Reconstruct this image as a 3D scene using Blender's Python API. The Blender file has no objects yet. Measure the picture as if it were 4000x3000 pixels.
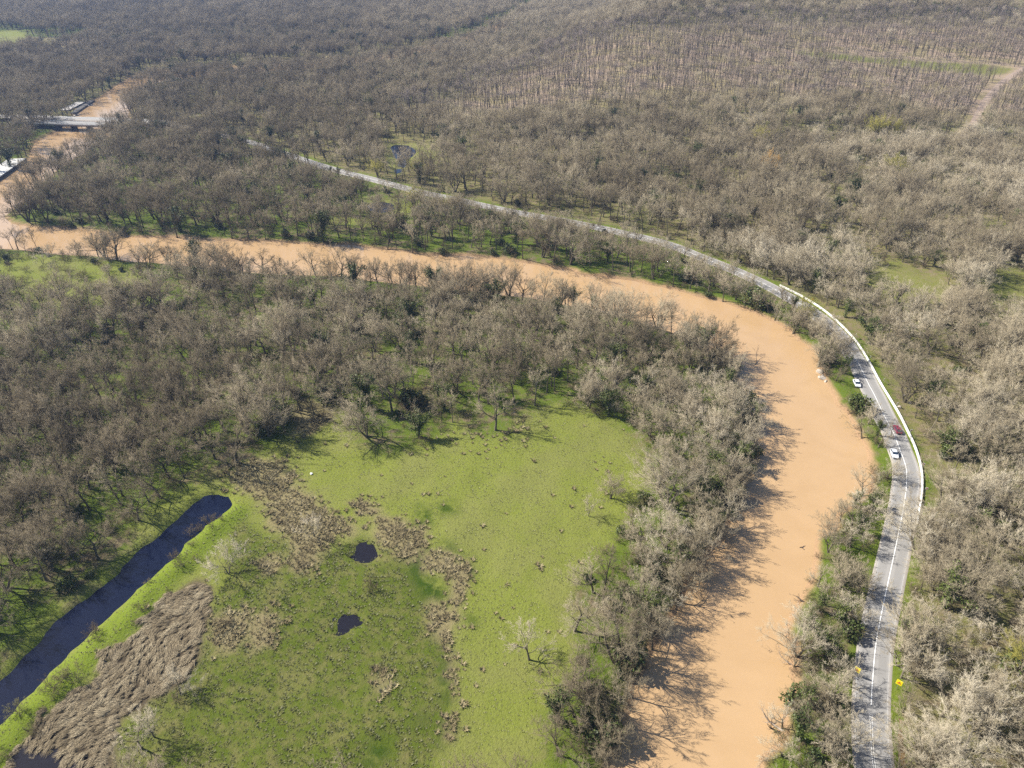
import bpy, bmesh, math, random
import numpy as np
from mathutils import Vector, Matrix
from mathutils.geometry import tessellate_polygon

C = bpy.context.scene.collection
S = bpy.context.scene

# ------------------------------------------------------------------ camera, sky, sun, exposure
cam = bpy.data.cameras.new('camera')
cam.sensor_width, cam.lens = 36.0, 24.96
cam.clip_start, cam.clip_end = 1.0, 9000.0
co = bpy.data.objects.new('camera', cam); C.objects.link(co)
co.location = (0, 0, 140); co.rotation_euler = (math.radians(56), 0, 0)
S.camera = co

SUN_EL, SUN_AZ = math.radians(41), math.radians(-71)          # azimuth clockwise from +Y
world = bpy.data.worlds.new('World'); S.world = world; world.use_nodes = True
wn = world.node_tree.nodes; wl = world.node_tree.links
sky = wn.new('ShaderNodeTexSky'); sky.sky_type = 'NISHITA'; sky.sun_disc = False
sky.sun_elevation = SUN_EL; sky.sun_rotation = SUN_AZ % (2*math.pi)
sky.altitude = 100; sky.air_density = 1.0; sky.dust_density = 1.0
bg = wn['Background']; bg.inputs['Strength'].default_value = 0.07
wl.new(sky.outputs[0], bg.inputs['Color'])
sun_dir = Vector((math.sin(SUN_AZ)*math.cos(SUN_EL), math.cos(SUN_AZ)*math.cos(SUN_EL), math.sin(SUN_EL)))
sl = bpy.data.lights.new('sun', 'SUN'); sl.energy = 5.0; sl.angle = math.radians(0.53); sl.color = (1.0, 0.94, 0.85)
so = bpy.data.objects.new('sun', sl); C.objects.link(so)
so.location = (0, 0, 400); so.rotation_euler = sun_dir.to_track_quat('Z', 'Y').to_euler()
S.view_settings.view_transform = 'Standard'; S.view_settings.look = 'None'
S.view_settings.exposure = 1.15; S.view_settings.gamma = 1.0; S.view_settings.use_curve_mapping = False
S.cycles.max_bounces = 5; S.cycles.diffuse_bounces = 2; S.cycles.glossy_bounces = 2
S.cycles.transmission_bounces = 2; S.cycles.volume_bounces = 0; S.cycles.transparent_max_bounces = 4
S.cycles.use_denoising = False

rng = np.random.default_rng(7); random.seed(7)

# ------------------------------------------------------------------ helpers
def tag(o, label=None, cat=None, group=None, kind=None):
    if label: o['label'] = label
    if cat: o['category'] = cat
    if group: o['group'] = group
    if kind: o['kind'] = kind
    return o

def empty(name, loc=(0, 0, 0), rz=0.0, sc=1.0):
    o = bpy.data.objects.new(name, None); C.objects.link(o)
    o.empty_display_size = 0.3; o.location = loc; o.rotation_euler = (0, 0, rz); o.scale = (sc,)*3
    return o

def np_mesh(name, verts, polys, mats, mat_idx=None, smooth=False):
    """polys: list of (n,k) int arrays"""
    me = bpy.data.meshes.new(name)
    verts = np.asarray(verts, dtype=np.float32)
    polys = [np.asarray(p, dtype=np.int32) for p in polys if len(p)]
    loops = np.concatenate([p.ravel() for p in polys])
    tot = np.concatenate([np.full(len(p), p.shape[1], dtype=np.int32) for p in polys])
    start = np.concatenate([[0], np.cumsum(tot)[:-1]]).astype(np.int32)
    me.vertices.add(len(verts)); me.vertices.foreach_set('co', verts.ravel())
    me.loops.add(len(loops)); me.loops.foreach_set('vertex_index', loops)
    me.polygons.add(len(tot)); me.polygons.foreach_set('loop_start', start); me.polygons.foreach_set('loop_total', tot)
    for m in mats: me.materials.append(m)
    if mat_idx is not None: me.polygons.foreach_set('material_index', np.asarray(mat_idx, dtype=np.int32))
    if smooth: me.polygons.foreach_set('use_smooth', np.ones(len(tot), dtype=bool))
    me.update(calc_edges=True); me.validate()
    return me

def link(name, me, parent=None, loc=None):
    o = bpy.data.objects.new(name, me); C.objects.link(o)
    if parent is not None: o.parent = parent
    if loc is not None: o.location = loc
    return o

class Box:
    """collects boxes, prisms and tubes, builds one mesh object"""
    def __init__(self): self.bm = bmesh.new()
    def box(self, c, s, rz=0.0, bevel=0.0, taper=1.0):
        r = bmesh.ops.create_cube(self.bm, size=1.0)
        vs = r['verts']
        for v in vs:
            k = taper if v.co.z > 0 else 1.0
            v.co = Vector((v.co.x*s[0]*k, v.co.y*s[1]*k, v.co.z*s[2]))
        if bevel:
            es = list({e for v in vs for e in v.link_edges})
            r2 = bmesh.ops.bevel(self.bm, geom=es, offset=bevel, segments=2, affect='EDGES', profile=0.5)
            vs = list({v for f in r2['faces'] for v in f.verts} | {v for v in vs if v.is_valid})
        M = Matrix.Translation(Vector(c)) @ Matrix.Rotation(rz, 4, 'Z')
        for v in vs: v.co = M @ v.co
        return self
    def hexa(self, pts):
        vs = [self.bm.verts.new(p) for p in pts]
        for f in ((3, 2, 1, 0), (4, 5, 6, 7), (0, 1, 5, 4), (1, 2, 6, 5), (2, 3, 7, 6), (3, 0, 4, 7)):
            self.bm.faces.new([vs[i] for i in f])
        return self
    def prism(self, prof, y0, y1, y0t=None, y1t=None, zt=None):
        """profile of (x,z) extruded along y; vertices above zt use the inset y0t, y1t"""
        a, b = [], []
        for x, z in prof:
            top = zt is not None and z > zt
            a.append(self.bm.verts.new((x, y0t if top else y0, z)))
            b.append(self.bm.verts.new((x, y1t if top else y1, z)))
        n = len(prof)
        self.bm.faces.new(a); self.bm.faces.new(b[::-1])
        for i in range(n): self.bm.faces.new((a[i], b[i], b[(i+1) % n], a[(i+1) % n]))
        return self
    def cyl(self, p0, p1, r0, r1=None, n=10):
        r1 = r0 if r1 is None else r1
        p0, p1 = Vector(p0), Vector(p1); d = (p1-p0).normalized()
        u = d.orthogonal().normalized(); w = d.cross(u)
        A = [self.bm.verts.new(p0 + (u*math.cos(t)+w*math.sin(t))*r0) for t in [2*math.pi*i/n for i in range(n)]]
        B = [self.bm.verts.new(p1 + (u*math.cos(t)+w*math.sin(t))*r1) for t in [2*math.pi*i/n for i in range(n)]]
        for i in range(n): self.bm.faces.new((A[i], A[(i+1) % n], B[(i+1) % n], B[i]))
        self.bm.faces.new(A[::-1]); self.bm.faces.new(B)
        return self
    def build(self, name, mat, parent=None, loc=None, smooth=False):
        bmesh.ops.recalc_face_normals(self.bm, faces=self.bm.faces)
        me = bpy.data.meshes.new(name); self.bm.to_mesh(me); self.bm.free()
        me.materials.append(mat)
        if smooth:
            for p in me.polygons: p.use_smooth = True
        return link(name, me, parent, loc)

# lattice noise in numpy
def _hash(ix, iy, seed):
    h = (ix.astype(np.int64)*374761393 + iy.astype(np.int64)*668265263 + seed*1442695041) & 0xffffffff
    h = ((h ^ (h >> 13))*1274126177) & 0xffffffff
    return ((h ^ (h >> 16)) & 0xffffff)/float(0xffffff)
def vnoise(x, y, scale, seed=0):
    x, y = x/scale, y/scale
    ix, iy = np.floor(x), np.floor(y); fx, fy = x-ix, y-iy
    fx = fx*fx*(3-2*fx); fy = fy*fy*(3-2*fy)
    ix = ix.astype(np.int64); iy = iy.astype(np.int64)
    a, b = _hash(ix, iy, seed), _hash(ix+1, iy, seed)
    c, d = _hash(ix, iy+1, seed), _hash(ix+1, iy+1, seed)
    return (a+(b-a)*fx)*(1-fy) + (c+(d-c)*fx)*fy
def fbm(x, y, scale, seed=0, octv=3):
    s, a, t = 0, 1.0, 0
    for i in range(octv):
        s = s + a*vnoise(x, y, scale/2**i, seed+17*i); t += a; a *= .5
    return s/t
def sstep(a, b, x):
    t = np.clip((x-a)/(b-a), 0, 1); return t*t*(3-2*t)

# <hill>
def hill(x, y):
    xr = -90 + np.maximum(0, y-640)*0.36
    a = np.clip((x-xr)/190, 0, 1); a = a*a*(3-2*a)
    b = np.clip((y-470)/520, 0, 1); b = b*b*(3-2*b)
    return 46*a*b
# </hill>

def catmull(pts, n=6, closed=True):
    P = np.array([p[:2] for p in pts], float); N = len(P); out = []
    rngi = range(N) if closed else range(N-1)
    for i in rngi:
        if closed: p0, p1, p2, p3 = P[i-1], P[i], P[(i+1) % N], P[(i+2) % N]
        else: p0, p1, p2, p3 = P[max(i-1, 0)], P[i], P[i+1], P[min(i+2, N-1)]
        for k in range(n):
            t = k/n
            out.append(.5*((2*p1)+(-p0+p2)*t+(2*p0-5*p1+4*p2-p3)*t*t+(-p0+3*p1-3*p2+p3)*t**3))
    if not closed: out.append(P[-1])
    return np.array(out)

def line_dist(x, y, L, closed=False):
    """distance to polyline, index-based parameter and side sign (+ = left of travel)"""
    L = np.asarray(L, float); A = L; B = np.roll(L, -1, 0)
    if not closed: A, B = L[:-1], L[1:]
    best = np.full(x.shape, 1e18); side = np.zeros(x.shape)
    for a, b in zip(A, B):
        d = b-a; l2 = max(d@d, 1e-9)
        t = np.clip(((x-a[0])*d[0]+(y-a[1])*d[1])/l2, 0, 1)
        ex, ey = x-(a[0]+t*d[0]), y-(a[1]+t*d[1])
        q = ex*ex+ey*ey
        m = q < best
        best[m] = q[m]
        s = d[0]*(y-a[1])-d[1]*(x-a[0])
        side[m] = np.sign(s[m])
    return np.sqrt(best), side

def in_poly(x, y, P):
    P = np.asarray(P)[:, :2]; ins = np.zeros(x.shape, bool)
    for a, b in zip(P, np.roll(P, -1, 0)):
        c = (a[1] > y) != (b[1] > y)
        with np.errstate(divide='ignore', invalid='ignore'):
            xi = (b[0]-a[0])*(y-a[1])/(b[1]-a[1])+a[0]
        ins ^= c & (x < xi)
    return ins

def sdf(x, y, P):
    """signed distance, negative inside"""
    P = np.asarray(P)[:, :2]
    lo, hi = P.min(0)-40, P.max(0)+40
    m = (x > lo[0]) & (x < hi[0]) & (y > lo[1]) & (y < hi[1])
    out = np.full(x.shape, 40.0)
    if m.any():
        xs, ys = x[m], y[m]
        d, _ = line_dist(xs, ys, P, True)
        out[m] = np.where(in_poly(xs, ys, P), -d, d)
    return out

# ------------------------------------------------------------------ survey of the place, metres, camera foot at the origin
W = -1.5
outer_bank = [(37.0, 48.3), (44.5, 66.3), (48.4, 73.9), (51.7, 77.6), (54.9, 81.3), (57.1, 86.3), (60.3, 90.4), (62.2, 97.1), (65.2, 101.4), 
    (64.2, 105.8), (68.9, 113.4), (75.0, 120.8), (78.4, 126.7), (82.9, 135.1), (88.4, 139.0), (92.6, 144.8), (99.4, 150.4), 
    (104.5, 154.2), (107.6, 161.3), (109.5, 168.3), (111.2, 175.1), (111.6, 184.1), (112.6, 191.7), (110.9, 196.4), (111.4, 201.8), 
    (112.2, 211.3), (112.9, 219.6), (116.7, 230.1), (113.9, 236.2), (111.9, 242.3), (111.2, 249.8), (105.3, 256.9), (98.8, 264.4), 
    (90.8, 271.8), (82.6, 277.3), (73.3, 284.0), (67.3, 287.3), (55.7, 293.3), (45.0, 296.3), (33.1, 299.5), (25.9, 304.5), 
    (13.7, 309.6), (0.0, 314.3), (-20.4, 321.4), (-37.3, 321.4), (-51.8, 325.1), (-69.7, 330.2), (-80.8, 334.3), (-100.8, 335.0), 
    (-129.8, 338.6), (-152.8, 340.2), (-179.7, 344.2), (-197.9, 344.9), (-212.3, 350.4), (-233.2, 355.7), (-250.7, 357.5), 
    (-268.6, 364.1), (-279.5, 374.3), ]
east_reach = [(-279.2, 378.2), (-280.7, 392.3), (-289.1, 433.0), (-294.2, 466.8), (-295.2, 495.9), (-297.6, 538.6), (-303.1, 575.9), 
    (-318.8, 617.8), (-337.7, 680.9), (-337.2, 733.9), (-284.3, 769.0), (-188.9, 807.3), (-105.0, 879.8), (-39.0, 991.1), 
    (-3.6, 1118.2), (28.8, 1278.8), (50.0, 1425.3), ]
west_reach = [(34.1, 1425.3), (14.6, 1295.6), (-18.6, 1149.9), (-60.2, 1023.1), (-121.4, 919.6), (-197.3, 847.5), (-300.2, 817.4), 
    (-366.6, 793.2), (-378.5, 754.9), (-370.7, 693.7), (-365.3, 652.4), (-357.1, 606.4), (-348.8, 575.9), (-341.8, 547.2), 
    (-342.7, 520.8), (-324.4, 477.5), (-321.9, 442.9), (-321.8, 405.2), (-311.0, 364.8), (-288.7, 333.7), (-268.7, 330.5), ]
inner_bank = [(-254.3, 329.8), (-240.6, 327.9), (-226.5, 325.1), (-211.2, 321.8), (-197.5, 319.3), (-187.5, 315.7), (-178.5, 314.0), 
    (-160.9, 311.6), (-148.7, 308.2), (-134.0, 304.8), (-118.8, 302.0), (-90.3, 299.3), (-77.6, 297.1), (-61.6, 293.3), (-43.2, 288.6), 
    (-18.6, 283.0), (0.0, 278.6), (19.9, 272.3), (31.9, 267.4), (46.1, 259.5), (58.1, 251.5), (68.5, 241.3), (76.4, 227.9), 
    (81.2, 213.1), (82.2, 200.3), (80.7, 187.1), (75.4, 170.0), (71.9, 161.7), (66.0, 153.8), (63.5, 148.0), (59.6, 139.0), 
    (56.1, 134.7), (53.1, 131.0), (49.9, 127.0), (46.8, 123.7), (44.3, 119.1), (39.9, 111.7), (38.1, 108.4), (33.8, 102.9), 
    (30.4, 96.6), (27.2, 92.3), (25.8, 87.9), (24.5, 84.6), (22.8, 81.8), (21.1, 79.1), (19.5, 76.0), (18.4, 73.4), (15.5, 66.3), 
    (8.6, 48.3), ]
river_poly = catmull(outer_bank + east_reach + west_reach + inner_bank, 4)
_wx = fbm(river_poly[:, 0], river_poly[:, 1], 9, 3)-.5; _wy = fbm(river_poly[:, 0], river_poly[:, 1], 9, 4)-.5
river_poly = river_poly + np.stack([_wx, _wy], 1)*3.0

canal_poly = catmull([(-88.3, 151.1), (-87.6, 151.7), (-84.8, 151.5), (-81.7, 151.1), (-80.6, 150.5), (-79.6, 148.6), (-79.1, 145.7), (-81.4, 142.5), 
    (-83.6, 139.1), (-86.3, 132.8), (-87.3, 128.3), (-90.7, 121.8), (-92.7, 117.0), (-95.7, 109.5), (-98.0, 105.2), (-99.9, 100.3), 
    (-102.3, 94.1), (-103.5, 89.4), (-105.8, 83.9), (-107.4, 77.7), (-108.3, 69.7), (-119.1, 69.7), (-117.0, 79.8), (-114.5, 86.5), 
    (-112.2, 92.7), (-111.0, 94.9), (-109.6, 100.3), (-108.9, 104.3), (-107.7, 108.5), (-104.4, 114.6), (-102.2, 118.5), 
    (-100.3, 121.8), (-98.4, 128.7), (-95.1, 136.1), (-92.3, 142.7), (-90.4, 146.8), ], 3)
pool_polys = [catmull([(-41.5, 131.0), (-39.3, 132.4), (-36.5, 131.7), (-35.0, 129.7), (-35.6, 126.6), (-37.4, 125.3), (-39.8, 125.7), (-41.3, 128.4), ], 5),
              catmull([(-41.8, 109.5), (-40.1, 110.6), (-37.6, 109.8), (-35.8, 107.6), (-36.8, 105.5), (-37.4, 104.1), (-40.0, 103.9), (-41.6, 106.6), ], 5)]
pond_polys = [catmull([(-84.6, 507.5), (-75.7, 508.7), (-66.3, 496.7), (-66.7, 484.6), (-70.6, 474.7), (-78.0, 478.8), (-81.8, 493.7), ], 4),
              catmull([(-74.4, 471.3), (-70.2, 471.3), (-69.2, 459.1), (-73.5, 461.8), ], 4),
              catmull([(-74.6, 453.7), (-70.8, 453.7), (-70.6, 447.4), (-73.7, 447.4), ], 4),
              catmull([(-80.4, 389.8), (-74.3, 393.2), (-67.2, 389.0), (-67.3, 379.3), (-74.8, 377.7), (-80.0, 383.3), ], 4)]
road = catmull([(63.0, 46.1), (68.1, 63.8), (69.9, 69.3), (70.9, 73.2), (71.8, 76.1), (74.1, 82.4), (76.0, 86.8), (78.1, 91.3), (82.6, 100.3), 
    (86.2, 106.6), (90.2, 113.3), (95.2, 121.5), (101.9, 132.5), (107.0, 141.0), (112.3, 150.2), (116.6, 158.6), (118.6, 163.9), 
    (120.4, 172.1), (122.0, 179.7), (122.7, 186.5), (124.8, 200.5), (125.6, 207.6), (127.4, 219.6), (128.0, 228.6), (128.5, 238.9), 
    (126.9, 251.8), (123.4, 264.8), (120.0, 272.3), (113.5, 285.3), (104.0, 299.9), (91.4, 315.3), (76.7, 332.7), (53.9, 348.4), 
    (30.8, 362.0), (0.0, 377.3), (-34.0, 397.8), (-55.4, 410.6), (-86.5, 433.3), (-111.4, 450.6), (-144.1, 478.2), (-181.1, 511.4), 
    (-229.6, 545.7), (-274.8, 562.1), (-311.0, 568.2), (-351.1, 572.9), (-389.8, 577.7), (-434.1, 580.9), ], 5, False)
wall_line = catmull([(118.6, 285.3), (122.7, 278.8), (126.7, 270.8), (130.3, 259.8), (132.3, 247.4), (132.9, 236.2), (132.1, 224.6), (130.9, 215.0), 
    (129.9, 207.2), (129.1, 198.3), (128.2, 189.1), (126.9, 180.9), (125.6, 173.2), (123.9, 166.5), (121.9, 160.6), (119.7, 155.6), 
    (116.2, 148.8), (112.8, 143.3), (110.3, 138.9), ], 8, False)

meadow_poly = [(-102.2, 142.9), (-98.6, 147.9), (-93.7, 154.4), (-86.7, 160.0), (-81.7, 165.8), (-77.7, 168.2), (-73.6, 173.2), (-69.7, 179.7), 
    (-64.7, 186.5), (-59.1, 192.2), (-52.9, 186.5), (-49.8, 174.5), (-39.4, 169.5), (-28.8, 173.2), (-18.3, 183.8), (-9.8, 178.4), 
    (-0.8, 179.7), (6.8, 190.8), (14.7, 195.2), (23.1, 192.2), (32.8, 186.5), (38.3, 178.4), (41.8, 169.5), (41.8, 160.0), 
    (38.3, 152.2), (34.2, 143.9), (29.8, 137.0), (24.1, 129.7), (20.1, 122.8), (17.0, 116.3), (15.8, 109.5), (14.1, 102.4), 
    (14.3, 96.4), (11.0, 89.5), (8.5, 83.2), (6.7, 76.7), (5.5, 72.7), (3.8, 66.5), (-116.4, 66.5), (-116.7, 78.3), (-113.1, 84.9), 
    (-110.4, 90.1), (-108.0, 95.7), (-105.4, 105.8), (-100.4, 115.5), (-99.1, 119.5), (-98.8, 128.8), (-100.6, 136.1), ]
marsh_poly = [(-76.5, 142.4), (-68.9, 136.1), (-57.4, 131.5), (-51.2, 127.9), (-45.1, 130.6), (-39.6, 133.8), (-33.8, 131.5), (-24.4, 131.9), 
    (-22.2, 121.1), (-20.6, 114.0), (-19.2, 106.6), (-14.7, 102.4), (-13.3, 94.5), (-12.4, 85.4), (-13.5, 79.3), (-15.7, 75.2), 
    (-16.9, 67.4), (-78.4, 67.4), (-79.7, 81.0), (-75.9, 89.5), (-71.1, 99.0), (-72.4, 110.9), (-72.5, 120.3), (-73.7, 129.7), ]
lush_polys = [[(-24.0, 131.5), (-22.2, 127.0), (-22.3, 122.0), (-16.6, 119.5), (-15.5, 114.7), (-15.2, 110.6), (-17.3, 111.7), (-19.2, 113.2), 
    (-22.4, 114.0), (-25.4, 117.9), (-26.6, 122.8), (-28.8, 124.5), (-25.3, 127.9), ],
              [(-18.0, 105.8), (-15.0, 102.4), (-13.5, 95.7), (-12.3, 85.4), (-12.8, 81.0), (-14.5, 78.8), (-15.8, 82.1), (-14.5, 85.4), 
    (-16.6, 90.7), (-15.8, 94.5), (-15.5, 101.0), ],
              [(-26.0, 146.9), (-22.0, 142.9), (-22.4, 139.9), (-26.6, 139.4), (-25.5, 142.9), ], [(-20.9, 146.4), (-17.3, 146.9), (-16.0, 143.9), (-19.9, 143.4), ],
              [(-18.7, 132.8), (-15.9, 132.4), (-9.7, 122.0), (-10.6, 120.3), (-15.9, 127.0), ], [(-10.4, 109.5), (-8.4, 109.1), (-8.7, 107.1), (-10.4, 107.3), ],
              [(-28.9, 78.3), (-24.4, 79.3), (-24.3, 75.2), (-26.6, 73.2), (-29.1, 73.2), ], [(-19.8, 84.9), (-17.6, 84.3), (-17.9, 81.5), (-20.1, 82.1), ]]
brown_polys = [[(-82.9, 164.6), (-78.2, 167.0), (-70.0, 165.8), (-64.3, 160.0), (-64.2, 155.5), (-57.6, 149.5), (-50.8, 144.9), (-47.0, 141.9), 
    (-43.2, 136.6), (-46.7, 133.8), (-50.7, 127.0), (-52.1, 122.0), (-56.1, 123.6), (-57.0, 129.7), (-59.4, 135.1), (-66.7, 140.4), 
    (-67.6, 144.9), (-74.9, 151.1), (-81.8, 154.4), (-85.2, 160.0), ],
               [(-45.4, 147.4), (-43.0, 149.5), (-39.6, 148.5), (-37.6, 145.4), (-38.3, 142.9), (-42.7, 143.4), ],
               [(-36.7, 141.9), (-31.0, 140.9), (-27.8, 138.0), (-23.5, 137.0), (-22.4, 132.4), (-25.2, 127.0), (-28.4, 126.2), (-32.0, 128.8), 
    (-35.4, 133.3), (-37.5, 138.0), ],
               [(-22.6, 127.9), (-20.1, 129.2), (-16.0, 129.2), (-11.2, 125.3), (-10.8, 118.7), (-12.2, 110.2), (-13.1, 105.1), (-13.7, 100.3), 
    (-12.8, 95.7), (-11.7, 87.2), (-12.1, 82.1), (-13.5, 79.9), (-14.2, 82.1), (-12.1, 86.0), (-13.3, 94.5), (-14.6, 101.0), 
    (-17.8, 103.7), (-19.3, 107.3), (-20.5, 112.1), (-18.3, 113.2), (-16.6, 110.9), (-14.7, 110.6), (-15.3, 118.7), (-21.8, 122.8), ],
               [(-60.3, 107.3), (-58.4, 109.1), (-55.8, 108.0), (-54.6, 104.4), (-55.5, 101.0), (-57.9, 100.3), (-60.1, 103.7), ],
               [(-28.8, 94.5), (-27.0, 93.8), (-25.8, 91.3), (-27.6, 90.1), (-29.0, 92.0), ],
               [(-65.6, 127.0), (-62.5, 127.9), (-59.3, 124.9), (-61.3, 121.5), (-64.0, 122.8), ],
               [(-71.4, 108.0), (-67.3, 110.2), (-62.2, 109.5), (-61.8, 104.4), (-63.8, 99.6), (-68.9, 101.0), ],
               [(-71.7, 198.2), (-60.6, 195.2), (-58.8, 186.5), (-65.3, 178.4), (-73.1, 186.5), ]]
reed_poly = [(-78.8, 119.5), (-73.9, 117.1), (-71.7, 108.0), (-70.8, 102.1), (-70.1, 96.2), (-72.2, 92.1), (-73.2, 90.7), (-76.4, 88.3), 
    (-77.6, 85.4), (-81.6, 84.6), (-81.1, 80.9), (-79.1, 75.4), (-75.8, 71.2), (-75.3, 66.9), (-99.4, 66.9), (-98.0, 73.2), 
    (-98.7, 80.9), (-97.1, 85.4), (-94.5, 88.3), (-91.2, 90.8), (-90.3, 94.1), (-92.0, 100.3), (-87.8, 102.1), (-86.2, 106.6), 
    (-84.9, 113.3), (-81.6, 116.4), ]
reed_water = [(-95.5, 66.9), (-98.8, 77.2), (-98.2, 79.3), (-95.5, 78.3), (-90.6, 76.7), (-86.2, 75.2), (-82.4, 73.7), (-76.2, 66.9), ]
mound_line = [(-77.7, 142.9), (-80.8, 136.6), (-83.8, 129.7), (-87.0, 119.5), (-89.8, 111.3), (-93.0, 102.4), (-96.3, 95.1), (-98.9, 88.3), 
    (-101.3, 82.1), (-102.7, 75.7), ]
clear_polys = [[(-253.9, 323.8), (-221.8, 317.7), (-191.0, 312.4), (-174.8, 303.2), (-158.7, 282.0), (-158.0, 267.6), (-171.0, 269.9), 
    (-182.8, 265.2), (-203.5, 267.6), (-224.4, 269.9), ],
               [(162.9, 303.2), (173.7, 314.8), (182.8, 313.3), (185.5, 303.2), (186.9, 296.4), (195.6, 295.0), (187.3, 269.9), (168.3, 266.4), 
    (154.0, 273.4), ],
               [(209.0, 289.7), (217.0, 293.7), (232.7, 308.9), (239.0, 303.2), (213.9, 256.3), (192.3, 255.2), ],
               [(-90.8, 512.7), (-69.0, 512.6), (-45.7, 493.6), (-50.6, 470.2), (-66.9, 464.6), (-69.1, 443.3), (-75.6, 443.3), ],
               [(-84.4, 400.9), (-64.9, 398.7), (-54.8, 388.2), (-54.9, 376.1), (-63.7, 368.4), (-78.8, 376.1), ],
               [(-702.5, 1057.3), (-674.9, 1069.2), (-625.3, 1012.2), (-595.2, 931.8), (-631.6, 941.2), ],
               [(-560.5, 913.5), (-552.5, 1012.2), (-530.3, 980.6), (-523.7, 878.7), ],
               [(184.1, 944.1), (238.9, 947.5), (236.3, 923.1), (208.6, 903.5), (182.1, 916.8), ],
               [(270.2, 744.0), (357.6, 717.4), (422.0, 702.9), (458.5, 690.1), (437.8, 675.0), (416.2, 668.2), (389.4, 683.2), (308.6, 713.7), 
    (268.0, 728.6), ],
               [(-107.4, 372.2), (-76.1, 368.4), (-72.9, 357.3), (-104.8, 360.9), ]]
plant_poly = [(-100.0, 602.6), (-35.8, 705.0), (65.8, 871.3), (161.2, 827.8), (305.1, 859.3), (449.0, 871.0), (623.9, 837.5), (415.2, 509.8), 
    (355.6, 532.8), (304.8, 544.4), (288.3, 573.8), (245.7, 594.9), (185.0, 597.9), (121.3, 585.8), (60.4, 581.7), (0.0, 555.9), 
    (-58.8, 561.0), ]
track = catmull([(323.5, 521.3), (345.8, 550.2), (374.1, 591.9), (397.3, 622.7), (425.0, 654.9), (457.0, 685.3), (493.8, 713.7), (562.5, 740.1), ], 5, False)
ditch_poly = catmull([(80.5, 83.7), (81.1, 83.7), (79.3, 78.3), (77.4, 73.2), (75.5, 67.4), (74.0, 67.4), (76.2, 73.2), (77.9, 78.3), ], 3)

def ground_z(x, y):
    x = np.asarray(x, float); y = np.asarray(y, float)
    z = hill(x, y)
    dr = sdf(x, y, river_poly); dc = sdf(x, y, canal_poly)+(fbm(x, y, 2.5, 91)-.5)*1.8
    drd, _ = line_dist(x, y, road)
    rough = (fbm(x, y, 7, 21)-.5)*.7 + (fbm(x, y, 30, 22)-.5)*1.2
    rough = rough*sstep(5, 14, drd)*sstep(1, 9, dr)*sstep(1, 5, dc)
    z = z + rough
    dm, _ = line_dist(x, y, mound_line)
    z = z + .9*np.exp(-(dm/3.2)**2)*(.6+.8*vnoise(x, y, 3, 9))
    t = np.clip(dr/6, 0, 1); t = 1-(1-t)**2
    z = np.where(dr < 6, (-1.5)+(z+1.5)*t, z); z = np.where(dr < 0, -1.5+np.maximum(dr*.6, -3), z)
    t = np.clip(dc/2.2, 0, 1); t = 1-(1-t)**2
    z = np.where(dc < 2.2, -.8+(z+.8)*t, z); z = np.where(dc < 0, -.8+np.maximum(dc*.6, -2), z)
    for P, wz, wd in [(p, -.25, 2.5) for p in pool_polys+[reed_water]] + [(p, -.4, 5) for p in pond_polys] + [(ditch_poly, -.5, 1.2)]:
        d = sdf(x, y, P) + (fbm(x, y, 1.7, 5, 2)-.5)*(3.0 if wz == -.25 else .6)+(.15 if wz == -.25 and len(P) > 20 and len(P) < 60 else 0)
        t = np.clip(d/wd, 0, 1)
        z = np.where(d < wd, wz+(z-wz)*(1-(1-t)**2), z); z = np.where(d < 0, wz+np.maximum(d*.4, -.8), z)
    return z

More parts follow.
